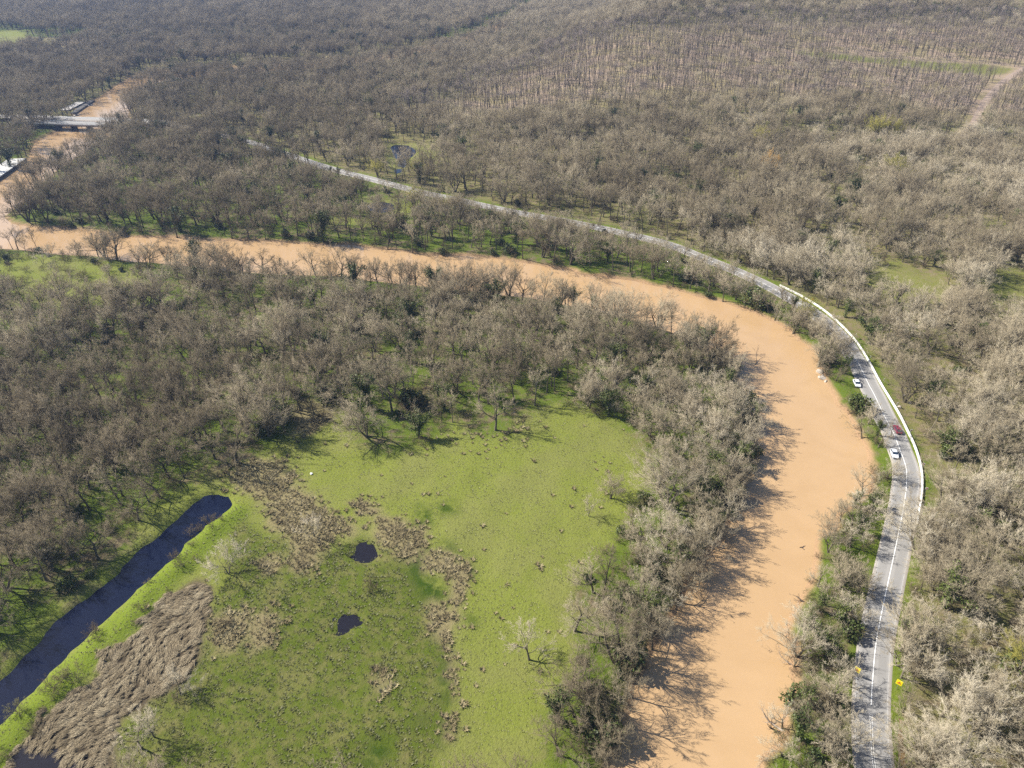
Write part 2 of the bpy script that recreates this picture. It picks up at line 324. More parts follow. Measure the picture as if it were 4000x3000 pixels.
# ------------------------------------------------------------------ materials
class NT:
    def __init__(self, name):
        self.mat = bpy.data.materials.new(name); self.mat.use_nodes = True
        self.t = self.mat.node_tree; self.n = self.t.nodes; self.l = self.t.links
        self.b = self.n['Principled BSDF']
    def put(self, sock, v):
        if isinstance(v, bpy.types.NodeSocket): self.l.new(v, sock)
        elif isinstance(v, tuple) and len(v) == 3 and sock.type == 'RGBA': sock.default_value = (*v, 1)
        else: sock.default_value = v
    def mix(self, f, a, b, mode='MIX'):
        m = self.n.new('ShaderNodeMix'); m.data_type = 'RGBA'; m.blend_type = mode
        self.put(m.inputs[0], f); self.put(m.inputs[6], a); self.put(m.inputs[7], b)
        return m.outputs[2]
    def math(self, op, a, b=0.0, c=0.0):
        m = self.n.new('ShaderNodeMath'); m.operation = op
        self.put(m.inputs[0], a); self.put(m.inputs[1], b)
        if op in ('MULTIPLY_ADD',): self.put(m.inputs[2], c)
        return m.outputs[0]
    def coord(self):
        if not hasattr(self, '_c'): self._c = self.n.new('ShaderNodeNewGeometry').outputs['Position']
        return self._c
    def objcoord(self):
        return self.n.new('ShaderNodeTexCoord').outputs['Object']
    def noise(self, scale, detail=3, rough=.55, vec=None, dist=0.0):
        m = self.n.new('ShaderNodeTexNoise'); m.inputs['Scale'].default_value = scale
        m.inputs['Detail'].default_value = detail; m.inputs['Roughness'].default_value = rough
        m.inputs['Distortion'].default_value = dist
        self.l.new(vec if vec is not None else self.coord(), m.inputs['Vector'])
        return m.outputs['Fac']
    def ramp(self, f, *stops):
        m = self.n.new('ShaderNodeValToRGB'); e = m.color_ramp.elements
        while len(e) < len(stops): e.new(.5)
        for i, (p, c) in enumerate(stops):
            e[i].position = p; e[i].color = (*c, 1) if len(c) == 3 else c
        self.put(m.inputs[0], f); return m.outputs[0]
    def step(self, f, a, b):
        m = self.n.new('ShaderNodeMapRange'); m.interpolation_type = 'SMOOTHSTEP'
        self.put(m.inputs[0], f); m.inputs[1].default_value = a; m.inputs[2].default_value = b
        return m.outputs[0]
    def attr(self, name, typ='GEOMETRY'):
        m = self.n.new('ShaderNodeAttribute'); m.attribute_name = name; m.attribute_type = typ
        return m
    def sep(self, col):
        m = self.n.new('ShaderNodeSeparateColor'); self.l.new(col, m.inputs[0]); return m.outputs
    def bump(self, h, strength=.5, dist=.3):
        m = self.n.new('ShaderNodeBump'); m.inputs['Strength'].default_value = strength; m.inputs['Distance'].default_value = dist
        self.l.new(h, m.inputs['Height']); self.l.new(m.outputs[0], self.b.inputs['Normal'])
    def done(self, col, rough=.9, spec=.2, metal=0.0):
        self.put(self.b.inputs['Base Color'], col); self.put(self.b.inputs['Roughness'], rough)
        self.put(self.b.inputs['Specular IOR Level'], spec); self.put(self.b.inputs['Metallic'], metal)
        return self.mat

def simple(name, col, rough=.6, spec=.4, metal=0.0, var=.12, scale=2.0):
    m = NT(name); n = m.noise(scale, 3)
    c2 = tuple(min(1, c*(1+var)) for c in col); c1 = tuple(c*(1-var) for c in col)
    return m.done(m.mix(n, c1, c2), rough, spec, metal)

def make_ground_mat():
    m = NT('ground')
    A = m.sep(m.attr('zone_a').outputs['Color']); aA = m.attr('zone_a').outputs['Alpha']
    B = m.sep(m.attr('zone_b').outputs['Color']); aB = m.attr('zone_b').outputs['Alpha']
    n1 = m.noise(.05, 4); n2 = m.noise(.35, 4, .6); n3 = m.noise(1.6, 4, .65); n4 = m.noise(4.5, 3, .7)
    moss = m.mix(n3, (.045, .070, .007), (.105, .140, .018))
    litter = m.mix(n3, (0.085, 0.068, 0.038), (0.170, 0.132, 0.081))
    floor = m.mix(m.step(m.math('ADD', m.math('MULTIPLY', n1, .6), m.math('MULTIPLY', n2, .6)), .56, .76), moss, litter)
    dry = m.mix(m.step(n2, .38, .66), m.mix(n3, (0.102, 0.102, 0.027), (0.170, 0.160, 0.058)), m.mix(n3, (0.129, 0.102, 0.061), (0.204, 0.163, 0.102)))
    c = m.mix(aB, floor, dry)
    mead = m.mix(n2, m.mix(n3, (0.109, 0.135, 0.017), (0.155, 0.175, 0.033)), m.mix(n3, (0.139, 0.155, 0.033), (0.191, 0.191, 0.063)))
    mead = m.mix(m.math('MULTIPLY', m.step(n4, .52, .75), .35), mead, (0.205, 0.186, 0.081))
    mead = m.mix(1.0, mead, (.93, .965, .78), 'MULTIPLY')
    mead = m.mix(m.math('MULTIPLY', m.step(n1, .40, .62), .45), mead, (0.155, 0.152, 0.053))
    c = m.mix(A[0], c, mead)
    marsh = m.mix(m.step(n2, .38, .74), m.mix(n3, (.042, .066, .006), (.092, .112, .014)), m.mix(n3, (.085, .088, .022), (.145, .135, .05)))
    marsh = m.mix(m.math('MULTIPLY', m.step(m.noise(.09, 4, .6), .52, .66), .32), marsh, m.mix(n3, (.13, .115, .045), (.20, .17, .075)))
    c = m.mix(A[1], c, marsh)
    lush = m.mix(n3, (.018, .040, .002), (.036, .064, .004)); _u = m.mix(n3, (0.020, 0.043, 0.002), (0.037, 0.062, 0.004)); c = m.mix(m.math('MULTIPLY', A[2], m.step(n2, .30, .56)), c, lush)
    tan = m.mix(m.step(n1, .42, .60), m.mix(n2, (.25, .187, .130), (.32, .248, .180)), m.mix(n2, (.215, .18, .09), (.28, .23, .13)))
    c = m.mix(aA, c, tan)
    brown = m.mix(n3, (.12, .095, .048), (.25, .205, .115)); c = m.mix(B[0], c, brown)
    c = m.mix(m.attr('reedbed').outputs['Fac'], c, m.mix(n3, (.035, .028, .018), (.085, .065, .04)))
    bright = m.mix(n3, (0.090, 0.128, 0.011), (0.150, 0.188, 0.022)); c = m.mix(B[1], c, bright)
    mud = m.mix(n3, (.20, .125, .065), (.36, .24, .14)); c = m.mix(B[2], c, mud)
    h = m.math('ADD', m.math('MULTIPLY', n3, .7), m.math('MULTIPLY', n4, .3))
    m.bump(h, .8, .5)
    return m.done(c, .95, .1)

def make_bark(name, lo, hi):
    m = NT(name)
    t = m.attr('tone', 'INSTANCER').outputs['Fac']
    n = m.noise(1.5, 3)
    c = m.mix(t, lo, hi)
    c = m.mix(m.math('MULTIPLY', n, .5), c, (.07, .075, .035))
    return m.done(c, .9, .15)
def make_twig(name, *stops):
    m = NT(name)
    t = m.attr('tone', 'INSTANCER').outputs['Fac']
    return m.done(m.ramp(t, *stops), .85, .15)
def make_leaf(name, a, b):
    m = NT(name); t = m.attr('tone', 'INSTANCER').outputs['Fac']
    n = m.noise(2.5, 2)
    c = m.mix(m.math('ADD', m.math('MULTIPLY', t, .5), m.math('MULTIPLY', n, .5)), a, b)
    return m.done(c, .55, .35)

M = {}
M['ground'] = make_ground_mat()
M['bark'] = make_bark('bark', (.065, .052, .036), (.20, .170, .125))
M['twig'] = make_twig('twig', (0, (.138, .112, .070)), (.35, (.230, .190, .124)), (.7, (.340, .290, .198)), (1, (.48, .425, .318)))
M['bark_slim'] = make_bark('plantation_bark', (.07, .055, .045), (.14, .115, .095))
M['twig_slim'] = make_twig('plantation_twig', (0, (.17, .135, .115)), (1, (.34, .28, .245)))
M['twig_yellow'] = make_twig('budding_twig', (0, (.24, .22, .05)), (.5, (.30, .27, .07)), (1, (.40, .24, .07)))
M['twig_brown'] = make_twig('bramble_twig', (0, (.10, .075, .045)), (.5, (.17, .13, .08)), (1, (.20, .19, .075)))
M['ivy'] = make_leaf('ivy_leaf', (.025, .045, .010), (.115, .140, .024))
M['leaf'] = make_leaf('evergreen_leaf', (.020, .036, .010), (.085, .108, .022))
M['blade'] = make_leaf('grass_blade', (0.093, 0.112, 0.015), (0.205, 0.192, 0.074))
M['tussock'] = make_twig('tussock_blade', (0, (.10, .080, .042)), (.5, (.19, .155, .082)), (1, (.31, .265, .15)))
def make_reed():
    m = NT('reed_blade'); t = m.attr('tone', 'INSTANCER').outputs['Fac']
    c = m.ramp(t, (0, (.15, .118, .070)), (.5, (.26, .21, .132)), (1, (.38, .32, .21)))
    n = m.noise(3.5, 3, .7)
    return m.done(m.mix(m.math('MULTIPLY', m.step(n, .42, .62), .75), c, (.085, .066, .04)), .85, .15)
M['reed'] = make_reed()
M['marsh_blade'] = make_leaf('marsh_blade', (0.037, 0.053, 0.006), (0.124, 0.115, 0.037))

def make_river():
    m = NT('river_water')
    n = m.noise(.035, 5, .6, dist=2.5)
    c = m.mix(m.step(n, .2, .8), (.352, .232, .118), (.388, .260, .138))
    s = m.noise(.45, 3, .6); s2 = m.noise(2.2, 2)
    m.bump(m.math('ADD', s, m.math('MULTIPLY', s2, .15)), .06, .25)
    return m.done(c, .15, .5)
def make_dark(name, col, rough=.06):
    m = NT(name); n = m.noise(.7, 2)
    m.bump(m.noise(1.5, 2), .03, .08)
    return m.done(m.mix(n, col, tuple(k*1.4 for k in col)), rough, .27)
M['river'] = make_river()
M['dark_water'] = make_dark('dark_water', (.003, .005, .016))
M['pool_water'] = make_dark('pool_water', (.010, .009, .012))
M['ditch_water'] = make_dark('ditch_water', (.10, .06, .02))
def make_asphalt():
    m = NT('asphalt'); a = m.attr('across').outputs['Fac']
    n = m.noise(.25, 4); n2 = m.noise(6, 3)
    c = m.mix(n, (.205, .200, .190), (.26, .252, .238))
    c = m.mix(m.math('MULTIPLY', n2, .3), c, (.16, .16, .16))
    # paler, dusty margins and faint wheel tracks (wear along the lanes)
    c = m.mix(m.math('MULTIPLY', m.step(a, .80, 1.0), .55), c, (.36, .32, .27))
    w = m.math('SINE', m.math('MULTIPLY', a, 9.5))
    c = m.mix(m.math('MULTIPLY', m.step(w, .2, 1.0), .22), c, (.36, .35, .335))
    m.bump(n2, .2, .02)
    return m.done(c, .85, .25)
M['asphalt'] = make_asphalt()
def make_paint():
    m = NT('road_paint'); n = m.noise(3, 4, .7)
    return m.done(m.mix(m.step(n, .3, .7), (.62, .62, .60), (.80, .80, .78)), .6, .3)
M['paint'] = make_paint()
M['worn_paint'] = simple('worn_road_paint', (.46, .45, .43), .7, .2, var=.2, scale=.8)
M['white_wall'] = simple('white_wall_paint', (.66, .65, .61), .75, .3, var=.16, scale=1.0)
M['concrete'] = simple('concrete', (.42, .40, .37), .8, .3, var=.15, scale=.6)
M['dark_concrete'] = simple('dark_concrete', (.10, .095, .09), .85, .2, var=.2, scale=.5)
M['stone'] = simple('stone', (.36, .32, .27), .85, .2, var=.25, scale=1.5)
M['wood'] = simple('weathered_wood', (.11, .085, .065), .9, .15, var=.35, scale=3)
M['palewood'] = simple('bleached_wood', (.36, .30, .24), .85, .2, var=.25, scale=3)
M['metal'] = simple('galvanised_metal', (.35, .36, .37), .45, .5, .6)
M['sign_white'] = simple('sign_white', (.8, .8, .78), .5, .4, var=.02)
M['sign_red'] = simple('sign_red', (.62, .05, .02), .5, .4, var=.03)
M['sign_yellow'] = simple('sign_yellow', (.85, .72, .01), .5, .4, var=.03)
M['sign_orange'] = simple('sign_orange', (.75, .42, .03), .5, .4, var=.03)
M['black'] = simple('black_paint', (.02, .02, .02), .6, .3)
M['rubber'] = simple('tyre_rubber', (.02, .02, .02), .8, .2)
M['glass'] = simple('car_glass', (.02, .035, .06), .08, .6, var=.05)
M['lamp'] = simple('lamp_glass', (.7, .7, .68), .15, .6, var=.03)
M['white_car'] = simple('white_car_paint', (.78, .80, .82), .25, .5, var=.02)
M['red_car'] = simple('burgundy_car_paint', (.17, .012, .045), .25, .5, var=.06)
M['feather'] = simple('dark_feather', (.05, .035, .025), .8, .2, var=.3)
M['bag'] = simple('white_plastic', (.8, .8, .8), .5, .4, var=.05)

# ------------------------------------------------------------------ ground sheet
def axis(lo, hi, fine, step, grow=1.035, end=3000):
    a = list(np.arange(lo, hi, fine)); s = fine
    while a[-1] < end[1]: s = min(s*grow, step); a.append(a[-1]+(s if a[-1] < end[2] else s*40))
    s = fine; b = [lo]
    while b[-1] > end[0]: s = min(s*grow, step); b.append(b[-1]-(s if b[-1] > end[3] else s*40))
    return np.array(sorted(set(b[1:]+a)))
gx = axis(-170, 190, 1.15, 4.5, 1.03, (-2400, 2400, 1150, -1150))
gy = axis(60, 330, 1.15, 5.0, 1.02, (-500, 2700, 1700, 30))
X, Y = np.meshgrid(gx, gy); x, y = X.ravel(), Y.ravel()
print('ground', X.shape, len(x))
Zg = ground_z(x, y)
nx, ny = len(gx), len(gy)
i = (np.arange(ny-1)[:, None]*nx + np.arange(nx-1)[None, :]).ravel()
gme = np_mesh('ground', np.stack([x, y, Zg], 1), [np.stack([i, i+1, i+nx+1, i+nx], 1)], [M['ground']], smooth=True)
wob = (fbm(x, y, 6, 31)-.5)*5 + (vnoise(x, y, 2.2, 32)-.5)*2
def zone(P, soft=1.0, w=1.0): return 1-sstep(-soft, soft, sdf(x, y, P)+wob*w)
def zones(Ps, soft=1.0, w=1.0):
    r = np.zeros(x.shape)
    for P in Ps: r = np.maximum(r, zone(P, soft, w))
    return r
dR = sdf(x, y, river_poly); dC = sdf(x, y, canal_poly)
dRd, sRd = line_dist(x, y, road)
marsh = zone(marsh_poly, 2.5, .8); lush = zones(lush_polys, 3.2, .6)
mead = np.maximum(zone(meadow_poly, 4, 1.2), zones(clear_polys, 3, 1)*.9)
mead = np.where(x > 150, mead*.8, mead)
tan = (1-sstep(-60, 15, sdf(x, y, plant_poly)+(fbm(x, y, 60, 41)-.5)*70))*(1-zones(clear_polys[8:9], 4, 1))
dT, _ = line_dist(x, y, track); tan = np.maximum(tan, 1-sstep(4, 8, dT))
tan = np.maximum(tan, zone(clear_polys[6], 4, 1))
brown = np.maximum(zones(brown_polys, 2.2, .9)*.85, zone(reed_poly, 1.5, .4))
dM, _ = line_dist(x, y, mound_line)
bright = (1-sstep(3, 6, dM+wob*.6))*(1-brown)
verge = (1-sstep(4.8, 6.4, dRd+wob*.25))*(.55+.45*vnoise(x, y, 12, 8))*sstep(-.2, .6, -sRd+1.2*(dRd < 9))
bright = np.maximum(bright, verge*.8)
mud = (1-sstep(.8, 2.6, dR+wob*.25))*(1-sstep(500, 800, y)*.5)
right_wood = sstep(5, 9, np.where(sRd < 0, dRd, -1)+wob)*(y < 1000)
dry = right_wood*(.7+.3*sstep(.35, .6, fbm(x, y, 22, 77)))
canal_edge = (1-sstep(2, 6, dC+wob*.6))*(1-bright); mead = np.maximum(mead, canal_edge*.5)
for nm, ch in (('zone_a', (mead*(1-right_wood*.3), marsh, lush*(mead > .1), tan)), ('zone_b', (brown, bright, mud, dry))):
    at = gme.attributes.new(nm, 'FLOAT_COLOR', 'POINT')
    at.data.foreach_set('color', np.stack(ch, 1).astype(np.float32).ravel())
at = gme.attributes.new('reedbed', 'FLOAT', 'POINT'); at.data.foreach_set('value', zone(reed_poly, 1.5, .4).astype(np.float32))
ground = tag(link('ground', gme), kind='structure')

def sheet(name, P, z, mat, grow=1.6):
    P = np.asarray(P)[:, :2]
    if grow:
        T = np.roll(P, -1, 0)-np.roll(P, 1, 0); N = np.stack([T[:, 1], -T[:, 0]], 1)
        N /= np.maximum(np.linalg.norm(N, axis=1, keepdims=True), 1e-6)
        if .5*np.sum(P[:, 0]*np.roll(P[:, 1], -1)-np.roll(P[:, 0], -1)*P[:, 1]) < 0: N = -N
        P = P+N*grow
    tris = tessellate_polygon([[Vector((p[0], p[1], 0)) for p in P]])
    me = np_mesh(name, np.c_[P, np.full(len(P), z)], [np.array(tris)], [mat])
    me.flip_normals() if me.polygons[0].normal.z < 0 else None
    bm = bmesh.new(); bm.from_mesh(me); 
    for f in bm.faces:
        if f.normal.z < 0: f.normal_flip()
    bm.to_mesh(me); bm.free()
    return tag(link(name, me), kind='structure')
sheet('river', river_poly, W, M['river'], 1.2)
sheet('canal_water', canal_poly, -.8, M['dark_water'], .8)
for P in pool_polys: sheet('pool_water', P, -.25, M['pool_water'], 1.4)
sheet('reed_bed_water', reed_water, -.25, M['pool_water'], 1.5)
for P in pond_polys: sheet('pond_water', P, -.4, M['dark_water'], 1.5)
sheet('ditch_water', ditch_poly, -.5, M['ditch_water'], .6)

# ------------------------------------------------------------------ road with markings, track
def resample(L, step):
    L = np.asarray(L)[:, :2]; d = np.r_[0, np.cumsum(np.linalg.norm(np.diff(L, axis=0), axis=1))]
    t = np.linspace(0, d[-1], max(2, int(d[-1]/step)))
    P = np.stack([np.interp(t, d, L[:, 0]), np.interp(t, d, L[:, 1])], 1)
    T = np.gradient(P, axis=0); T /= np.linalg.norm(T, axis=1, keepdims=True)
    return P, T, np.stack([-T[:, 1], T[:, 0]], 1)        # points, tangents, left normals
def ribbon(name, P, N, offs, zs, mat, parent=None, across=None):
    k = len(offs); n = len(P)
    V = np.concatenate([np.c_[P+N*o, zz if np.ndim(zz) else np.full(n, zz)] for o, zz in zip(offs, zs)])
    q = []
    for a in range(k-1):
        i = np.arange(n-1); q.append(np.stack([a*n+i, a*n+i+1, (a+1)*n+i+1, (a+1)*n+i], 1))
    me = np_mesh(name, V, q, [mat])
    if across is not None:
        at = me.attributes.new('across', 'FLOAT', 'POINT'); at.data.foreach_set('value', np.repeat(np.array(across, np.float32), n))
    if me.polygons[0].normal.z < 0: me.flip_normals()
    return link(name, me, parent)
rP, rT, rN = resample(road, 2.0)
RZ = .10
keep = rP[:, 0] > -330
rz = RZ + 3.3*sstep(-225, -265, rP[:, 0])*(rP[:, 1] > 400)     # ramp up to the bridge
road_o = ribbon('road', rP, rN, [5.0, 3.65, 3.3, 1.8, 0, -1.8, -3.3, -3.65, -5.2], [rz-.75, rz-.01, rz, rz+.03, rz+.05, rz+.03, rz, rz-.01, rz-.75], M['asphalt'], None, [1, 1, .9, .5, 0, .5, .9, 1, 1])
tag(road_o, kind='structure')
near = (np.arange(len(rP)) < len(rP)*.62)
dbl = rP[:, 1] < 86
ribbon('centre_line', rP[~dbl], rN[~dbl], [.10, 0, -.10], [rz[~dbl]+.062]*3, M['paint'], road_o)
if dbl.any():
    for o in (.2, -.2): ribbon('centre_line', rP[dbl], rN[dbl], [o+.05, o-.05], [rz[dbl]+.062]*2, M['paint'], road_o)
for o in (3.12, -3.12): ribbon('edge_line', rP, rN, [o+.03, o-.03], [rz+.014]*2, M['worn_paint'], road_o)
tP, tT, tN = resample(track, 6)
ribbon('dirt_track', tP, tN, [2.8, 0, -2.8], [ground_z(*(tP+tN*o).T)+.12 for o in (2.8, 0, -2.8)], simple('dirt', (.29, .225, .175), .95, .1, var=.2, scale=.3))
bpy.data.objects['dirt_track']['kind'] = 'structure'

# ------------------------------------------------------------------ white wall along the outer side of the bend
wall = tag(empty('parapet_wall', (*wall_line[len(wall_line)//2], 0)), 'low white painted wall following the outer side of the road bend', 'wall')
wP, wT, wN = resample(wall_line, 3.4)
org = Vector(wall.location)
for a, b in zip(range(len(wP)-1), range(1, len(wP))):
    p, q = wP[a]+wT[a]*.04, wP[b]-wT[b]*.04; nrm = wN[a]; nq = wN[b]
    pts = []
    for zz, hw in ((-.4, .22), (.75, .15)):
        for pp, nn, sgn in ((p, nrm, 1), (q, nq, 1), (q, nq, -1), (p, nrm, -1)):
            pts.append(Vector((*(pp+nn*hw*sgn), zz))-org)
    Box().hexa(pts).build('panel', M['white_wall'], wall)

# ------------------------------------------------------------------ tree builder
def frame(d):
    d = d/np.linalg.norm(d)
    a = np.array([1., 0, 0]) if abs(d[0]) < .7 else np.array([0, 1., 0])
    u = np.cross(d, a); u /= np.linalg.norm(u)
    return d, u, np.cross(d, u)

class Tree:
    def __init__(self, seed, p):
        self.r = np.random.default_rng(seed); self.p = p
        self.tubes = {'trunk': [], 'crown': []}; self.spikes = []; self.leaves = []
        self.limbs = []
    def walk(self, pos, d, length, n, curl, up):
        P = [pos]; D = [d]
        for k in range(n):
            d = d + self.r.normal(0, curl, 3) + np.array([0, 0, up]); d /= np.linalg.norm(d)
            P.append(P[-1] + d*length/n); D.append(d)
        return np.array(P), D
    def off(self, d, ang):
        d, u, w = frame(d); t = self.r.uniform(0, 2*math.pi)
        return d*math.cos(ang) + (u*math.cos(t)+w*math.sin(t))*math.sin(ang)
    def grow(self):
        p, r = self.p, self.r
        H = p['h']
        nst = p.get('stems', 1)
        for s in range(nst):
            d = np.array([r.normal(0, p.get('lean', .06)), r.normal(0, p.get('lean', .06)), 1.0])
            if nst > 1:
                a = 2*math.pi*(s+r.uniform(-.3, .3))/nst; d += np.array([math.cos(a), math.sin(a), 0])*p.get('splay', .3)
            d /= np.linalg.norm(d)
            L = H*p['trunk']*r.uniform(.9, 1.1)
            P, D = self.walk(np.array([d[0]*.4, d[1]*.4, -.3]), d, L, 6, .05, .02)
            R = np.linspace(p['r0'], p['r1'], 7); R[0] *= 1.35
            self.tubes['trunk'].append((P, R, 7))
            self.limbs.append((P, R))
            nl = p['limbs']
            for k in range(nl):
                t = 1-(1-p['clear'])*(k/nl)**1.1
                f = t*6; i0 = min(int(f), 5); pos = P[i0]+(P[i0+1]-P[i0])*(f-i0)
                ang = math.radians(r.uniform(*p['ang'])) * (1 if k > 1 else .55)
                dd = self.off(D[i0+1], ang)
                if dd[2] < .05: dd[2] = .1 + abs(dd[2])*.3
                LL = (H-pos[2])*p['limb_len']*r.uniform(.75, 1.1) + p.get('limb_add', 0)
                self.branch(pos, dd/np.linalg.norm(dd), LL, max(p['r1']*.75*r.uniform(.7, 1), .035), 1)
    def branch(self, pos, d, L, rad, lev):
        p, r = self.p, self.r
        if lev == 4:
            self.spikes.append((pos, d, L, rad)); return
        n = {1: 5, 2: 3, 3: 2}[lev]
        P, D = self.walk(pos, d, L, n, p.get('curl', .16), p.get('up', .05))
        R = np.linspace(rad, rad*.35, n+1)
        self.tubes['trunk' if lev == 1 else 'crown'].append((P, R, {1: 5, 2: 3, 3: 3}[lev]))
        if lev == 1: self.limbs.append((P, R))
        m = p['n'][lev-1]
        for k in range(m):
            t = r.uniform(.22, 1.0) if lev < 3 else r.uniform(.1, 1.0)
            if k == 0: t = 1.0
            f = t*n; i0 = min(int(f), n-1); q = P[i0]+(P[i0+1]-P[i0])*(f-i0)
            ang = math.radians(r.uniform(18, 62)) if k else math.radians(12)
            dd = self.off(D[i0+1], ang); dd[2] += .12; dd /= np.linalg.norm(dd)
            self.branch(q, dd, L*p.get('ratio', .55)*r.uniform(.7, 1.15)*(1.15-.45*t), max(R[i0]*.48, p['tw']), lev+1)
    def leaf_cloud(self, n, size, spread, zlo, zhi, top=0.0):
        """leaf tufts climbing trunk and limbs"""
        r = self.r; tot = [(P, R) for P, R in self.limbs]
        w = np.array([np.linalg.norm(P[-1]-P[0]) for P, R in tot]); w[0] *= 2.5; w /= w.sum()
        for k in range(n):
            P, R = tot[r.choice(len(tot), p=w)]
            f = r.uniform(0, len(P)-1.01); i0 = int(f); q = P[i0]+(P[i0+1]-P[i0])*(f-i0)
            if not zlo <= q[2] <= zhi: continue
            self.leaves.append((q + r.normal(0, spread, 3)*np.array([1, 1, .8]), size*r.uniform(.6, 1.3)))
    def blob(self, n, size, c, rad):
        r = self.r
        for k in range(n):
            v = r.normal(0, 1, 3); v /= np.linalg.norm(v)
            v *= (r.uniform(.45, 1))**.5*(1+.25*math.sin(3*v[0]+5*v[1]))
            q = np.array(c)+v*np.array(rad)
            if q[2] > .05: self.leaves.append((q, size*r.uniform(.6, 1.3)))
    def meshes(self, name, mt, mc, ml=None):
        out = {}
        def tubes(lst):
            V, Q, n0 = [], [], 0
            for P, R, k in lst:
                n = len(P); T = np.gradient(P, axis=0)
                _, u, w = frame(P[-1]-P[0])
                a = np.arange(k)*2*math.pi/k
                ring = (np.cos(a)[None, :, None]*u[None, None]+np.sin(a)[None, :, None]*w[None, None])*R[:, None, None]+P[:, None]
                V.append(ring.reshape(-1, 3))
                i = (np.arange(n-1)[:, None]*k+np.arange(k)[None]).ravel(); j = (np.arange(n-1)[:, None]*k+((np.arange(k)+1) % k)[None]).ravel()
                Q.append(np.stack([i, j, j+k, i+k], 1)+n0); n0 += n*k
            return np.concatenate(V), np.concatenate(Q), n0
        V, Q, n0 = tubes(self.tubes['trunk']); out['trunk'] = (V, [Q], [mt], None)
        Vs, polys, mi = [], [], []
        n0 = 0
        if self.tubes['crown']:
            V, Q, n0 = tubes(self.tubes['crown']); Vs.append(V); polys.append(Q); mi.append(np.zeros(len(Q), int))
        if self.spikes:
            pos = np.array([s[0] for s in self.spikes]); d = np.array([s[1] for s in self.spikes])
            L = np.array([s[2] for s in self.spikes]); rd = np.array([s[3] for s in self.spikes])
            a = np.where(np.abs(d[:, :1]) < .7, np.array([[1., 0, 0]]), np.array([[0, 1., 0]]))
            u = np.cross(d, a); u /= np.linalg.norm(u, axis=1, keepdims=True); w = np.cross(d, u)
            bend = self.r.normal(0, .14, pos.shape)*L[:, None]
            b = [pos+u*rd[:, None], pos+(-.5*u+.87*w)*rd[:, None], pos+(-.5*u-.87*w)*rd[:, None]]
            tip = pos+d*L[:, None]+bend*.6
            V = np.stack(b+[tip], 1).reshape(-1, 3)
            i = np.arange(len(pos))*4+n0
            F = np.concatenate([np.stack([i, i+1, i+3], 1), np.stack([i+1, i+2, i+3], 1), np.stack([i+2, i, i+3], 1)])
            Vs.append(V); polys.append(F); mi.append(np.zeros(len(F), int)); n0 += len(V)
        if self.leaves:
            q = np.array([l[0] for l in self.leaves]); s = np.array([l[1] for l in self.leaves])
            u = self.r.normal(0, 1, q.shape); u /= np.linalg.norm(u, axis=1, keepdims=True)
            w = np.cross(u, self.r.normal(0, 1, q.shape)); w /= np.linalg.norm(w, axis=1, keepdims=True)
            V = np.stack([q-u*s[:, None]*.5, q+w*s[:, None]*.4, q+u*s[:, None]*.5, q-w*s[:, None]*.4], 1).reshape(-1, 3)
            i = np.arange(len(q))*4+n0
            F = np.stack([i, i+1, i+2, i+3], 1)
            Vs.append(V); polys.append(F); mi.append(np.ones(len(F), int) if (self.spikes or self.tubes['crown']) else np.zeros(len(F), int))
        mats = [mc] + ([ml] if ml else [])
        if not (self.spikes or self.tubes['crown']): mats = [ml]
        if Vs: out['crown'] = (np.concatenate(Vs), polys, mats, np.concatenate(mi))
        res = {k: np_mesh(name+'_'+k, v[0], v[1], v[2], v[3]) for k, v in out.items()}
        # both joined in one mesh, for the masses of far woodland
        tv, cv = out['trunk'], out.get('crown')
        if cv:
            V = np.concatenate([tv[0], cv[0]]); P = [tv[1][0]]+[f+len(tv[0]) for f in cv[1]]
            mi = np.concatenate([np.zeros(len(tv[1][0]), int), cv[3]+1])
            res['all'] = np_mesh(name+'_all', V, P, [mt]+cv[2], mi)
        return res

OAK = dict(h=14, trunk=.42, clear=.45, r0=.34, r1=.2, limbs=7, ang=(35, 70), limb_len=.78, n=(6, 7, 15), tw=.0125, curl=.2, up=.05, ratio=.55)
TALL = dict(h=18, trunk=.66, clear=.45, r0=.27, r1=.13, limbs=9, ang=(25, 58), limb_len=.52, limb_add=1.2, n=(5, 6, 15), tw=.0125, curl=.15, up=.07, ratio=.56)
SLIM = dict(h=16, trunk=.80, clear=.66, r0=.21, r1=.08, limbs=6, ang=(22, 48), limb_len=.48, limb_add=.8, n=(3, 4, 7), tw=.014, curl=.12, up=.06, ratio=.55)
SMALL = dict(h=8, trunk=.3, clear=.3, r0=.15, r1=.08, limbs=6, ang=(30, 65), limb_len=.75, n=(5, 6, 13), tw=.0115, curl=.2, up=.05, ratio=.56, stems=2, splay=.25)
BUSH = dict(h=3.2, trunk=.25, clear=.2, r0=.06, r1=.035, limbs=4, ang=(20, 60), limb_len=.8, n=(4, 5, 5), tw=.014, curl=.2, up=.03, ratio=.58, stems=5, splay=.7)
KIND = {}
def proto(kind, mesh): KIND.setdefault(kind, []).append(mesh)
for k in range(6):
    t = Tree(100+k, dict(OAK, h=[13, 14, 15, 14, 13.5, 15][k], stems=[1, 1, 2, 1, 1, 3][k], splay=.35, lean=.1)); t.grow()
    proto('oak', t.meshes('oak', M['bark'], M['twig']))
for k in range(5):
    t = Tree(200+k, dict(TALL, h=[17, 18, 18, 19, 17.5][k], lean=.07)); t.grow()
    proto('tall', t.meshes('tall', M['bark'], M['twig']))
for k in range(4):
    t = Tree(300+k, dict(SLIM, lean=.05)); t.grow()
    proto('slim', t.meshes('slim', M['bark_slim'], M['twig_slim']))
for k in range(4):
    t = Tree(400+k, dict(SMALL, stems=[2, 1, 3, 2][k])); t.grow()
    proto('small', t.meshes('small', M['bark'], M['twig']))
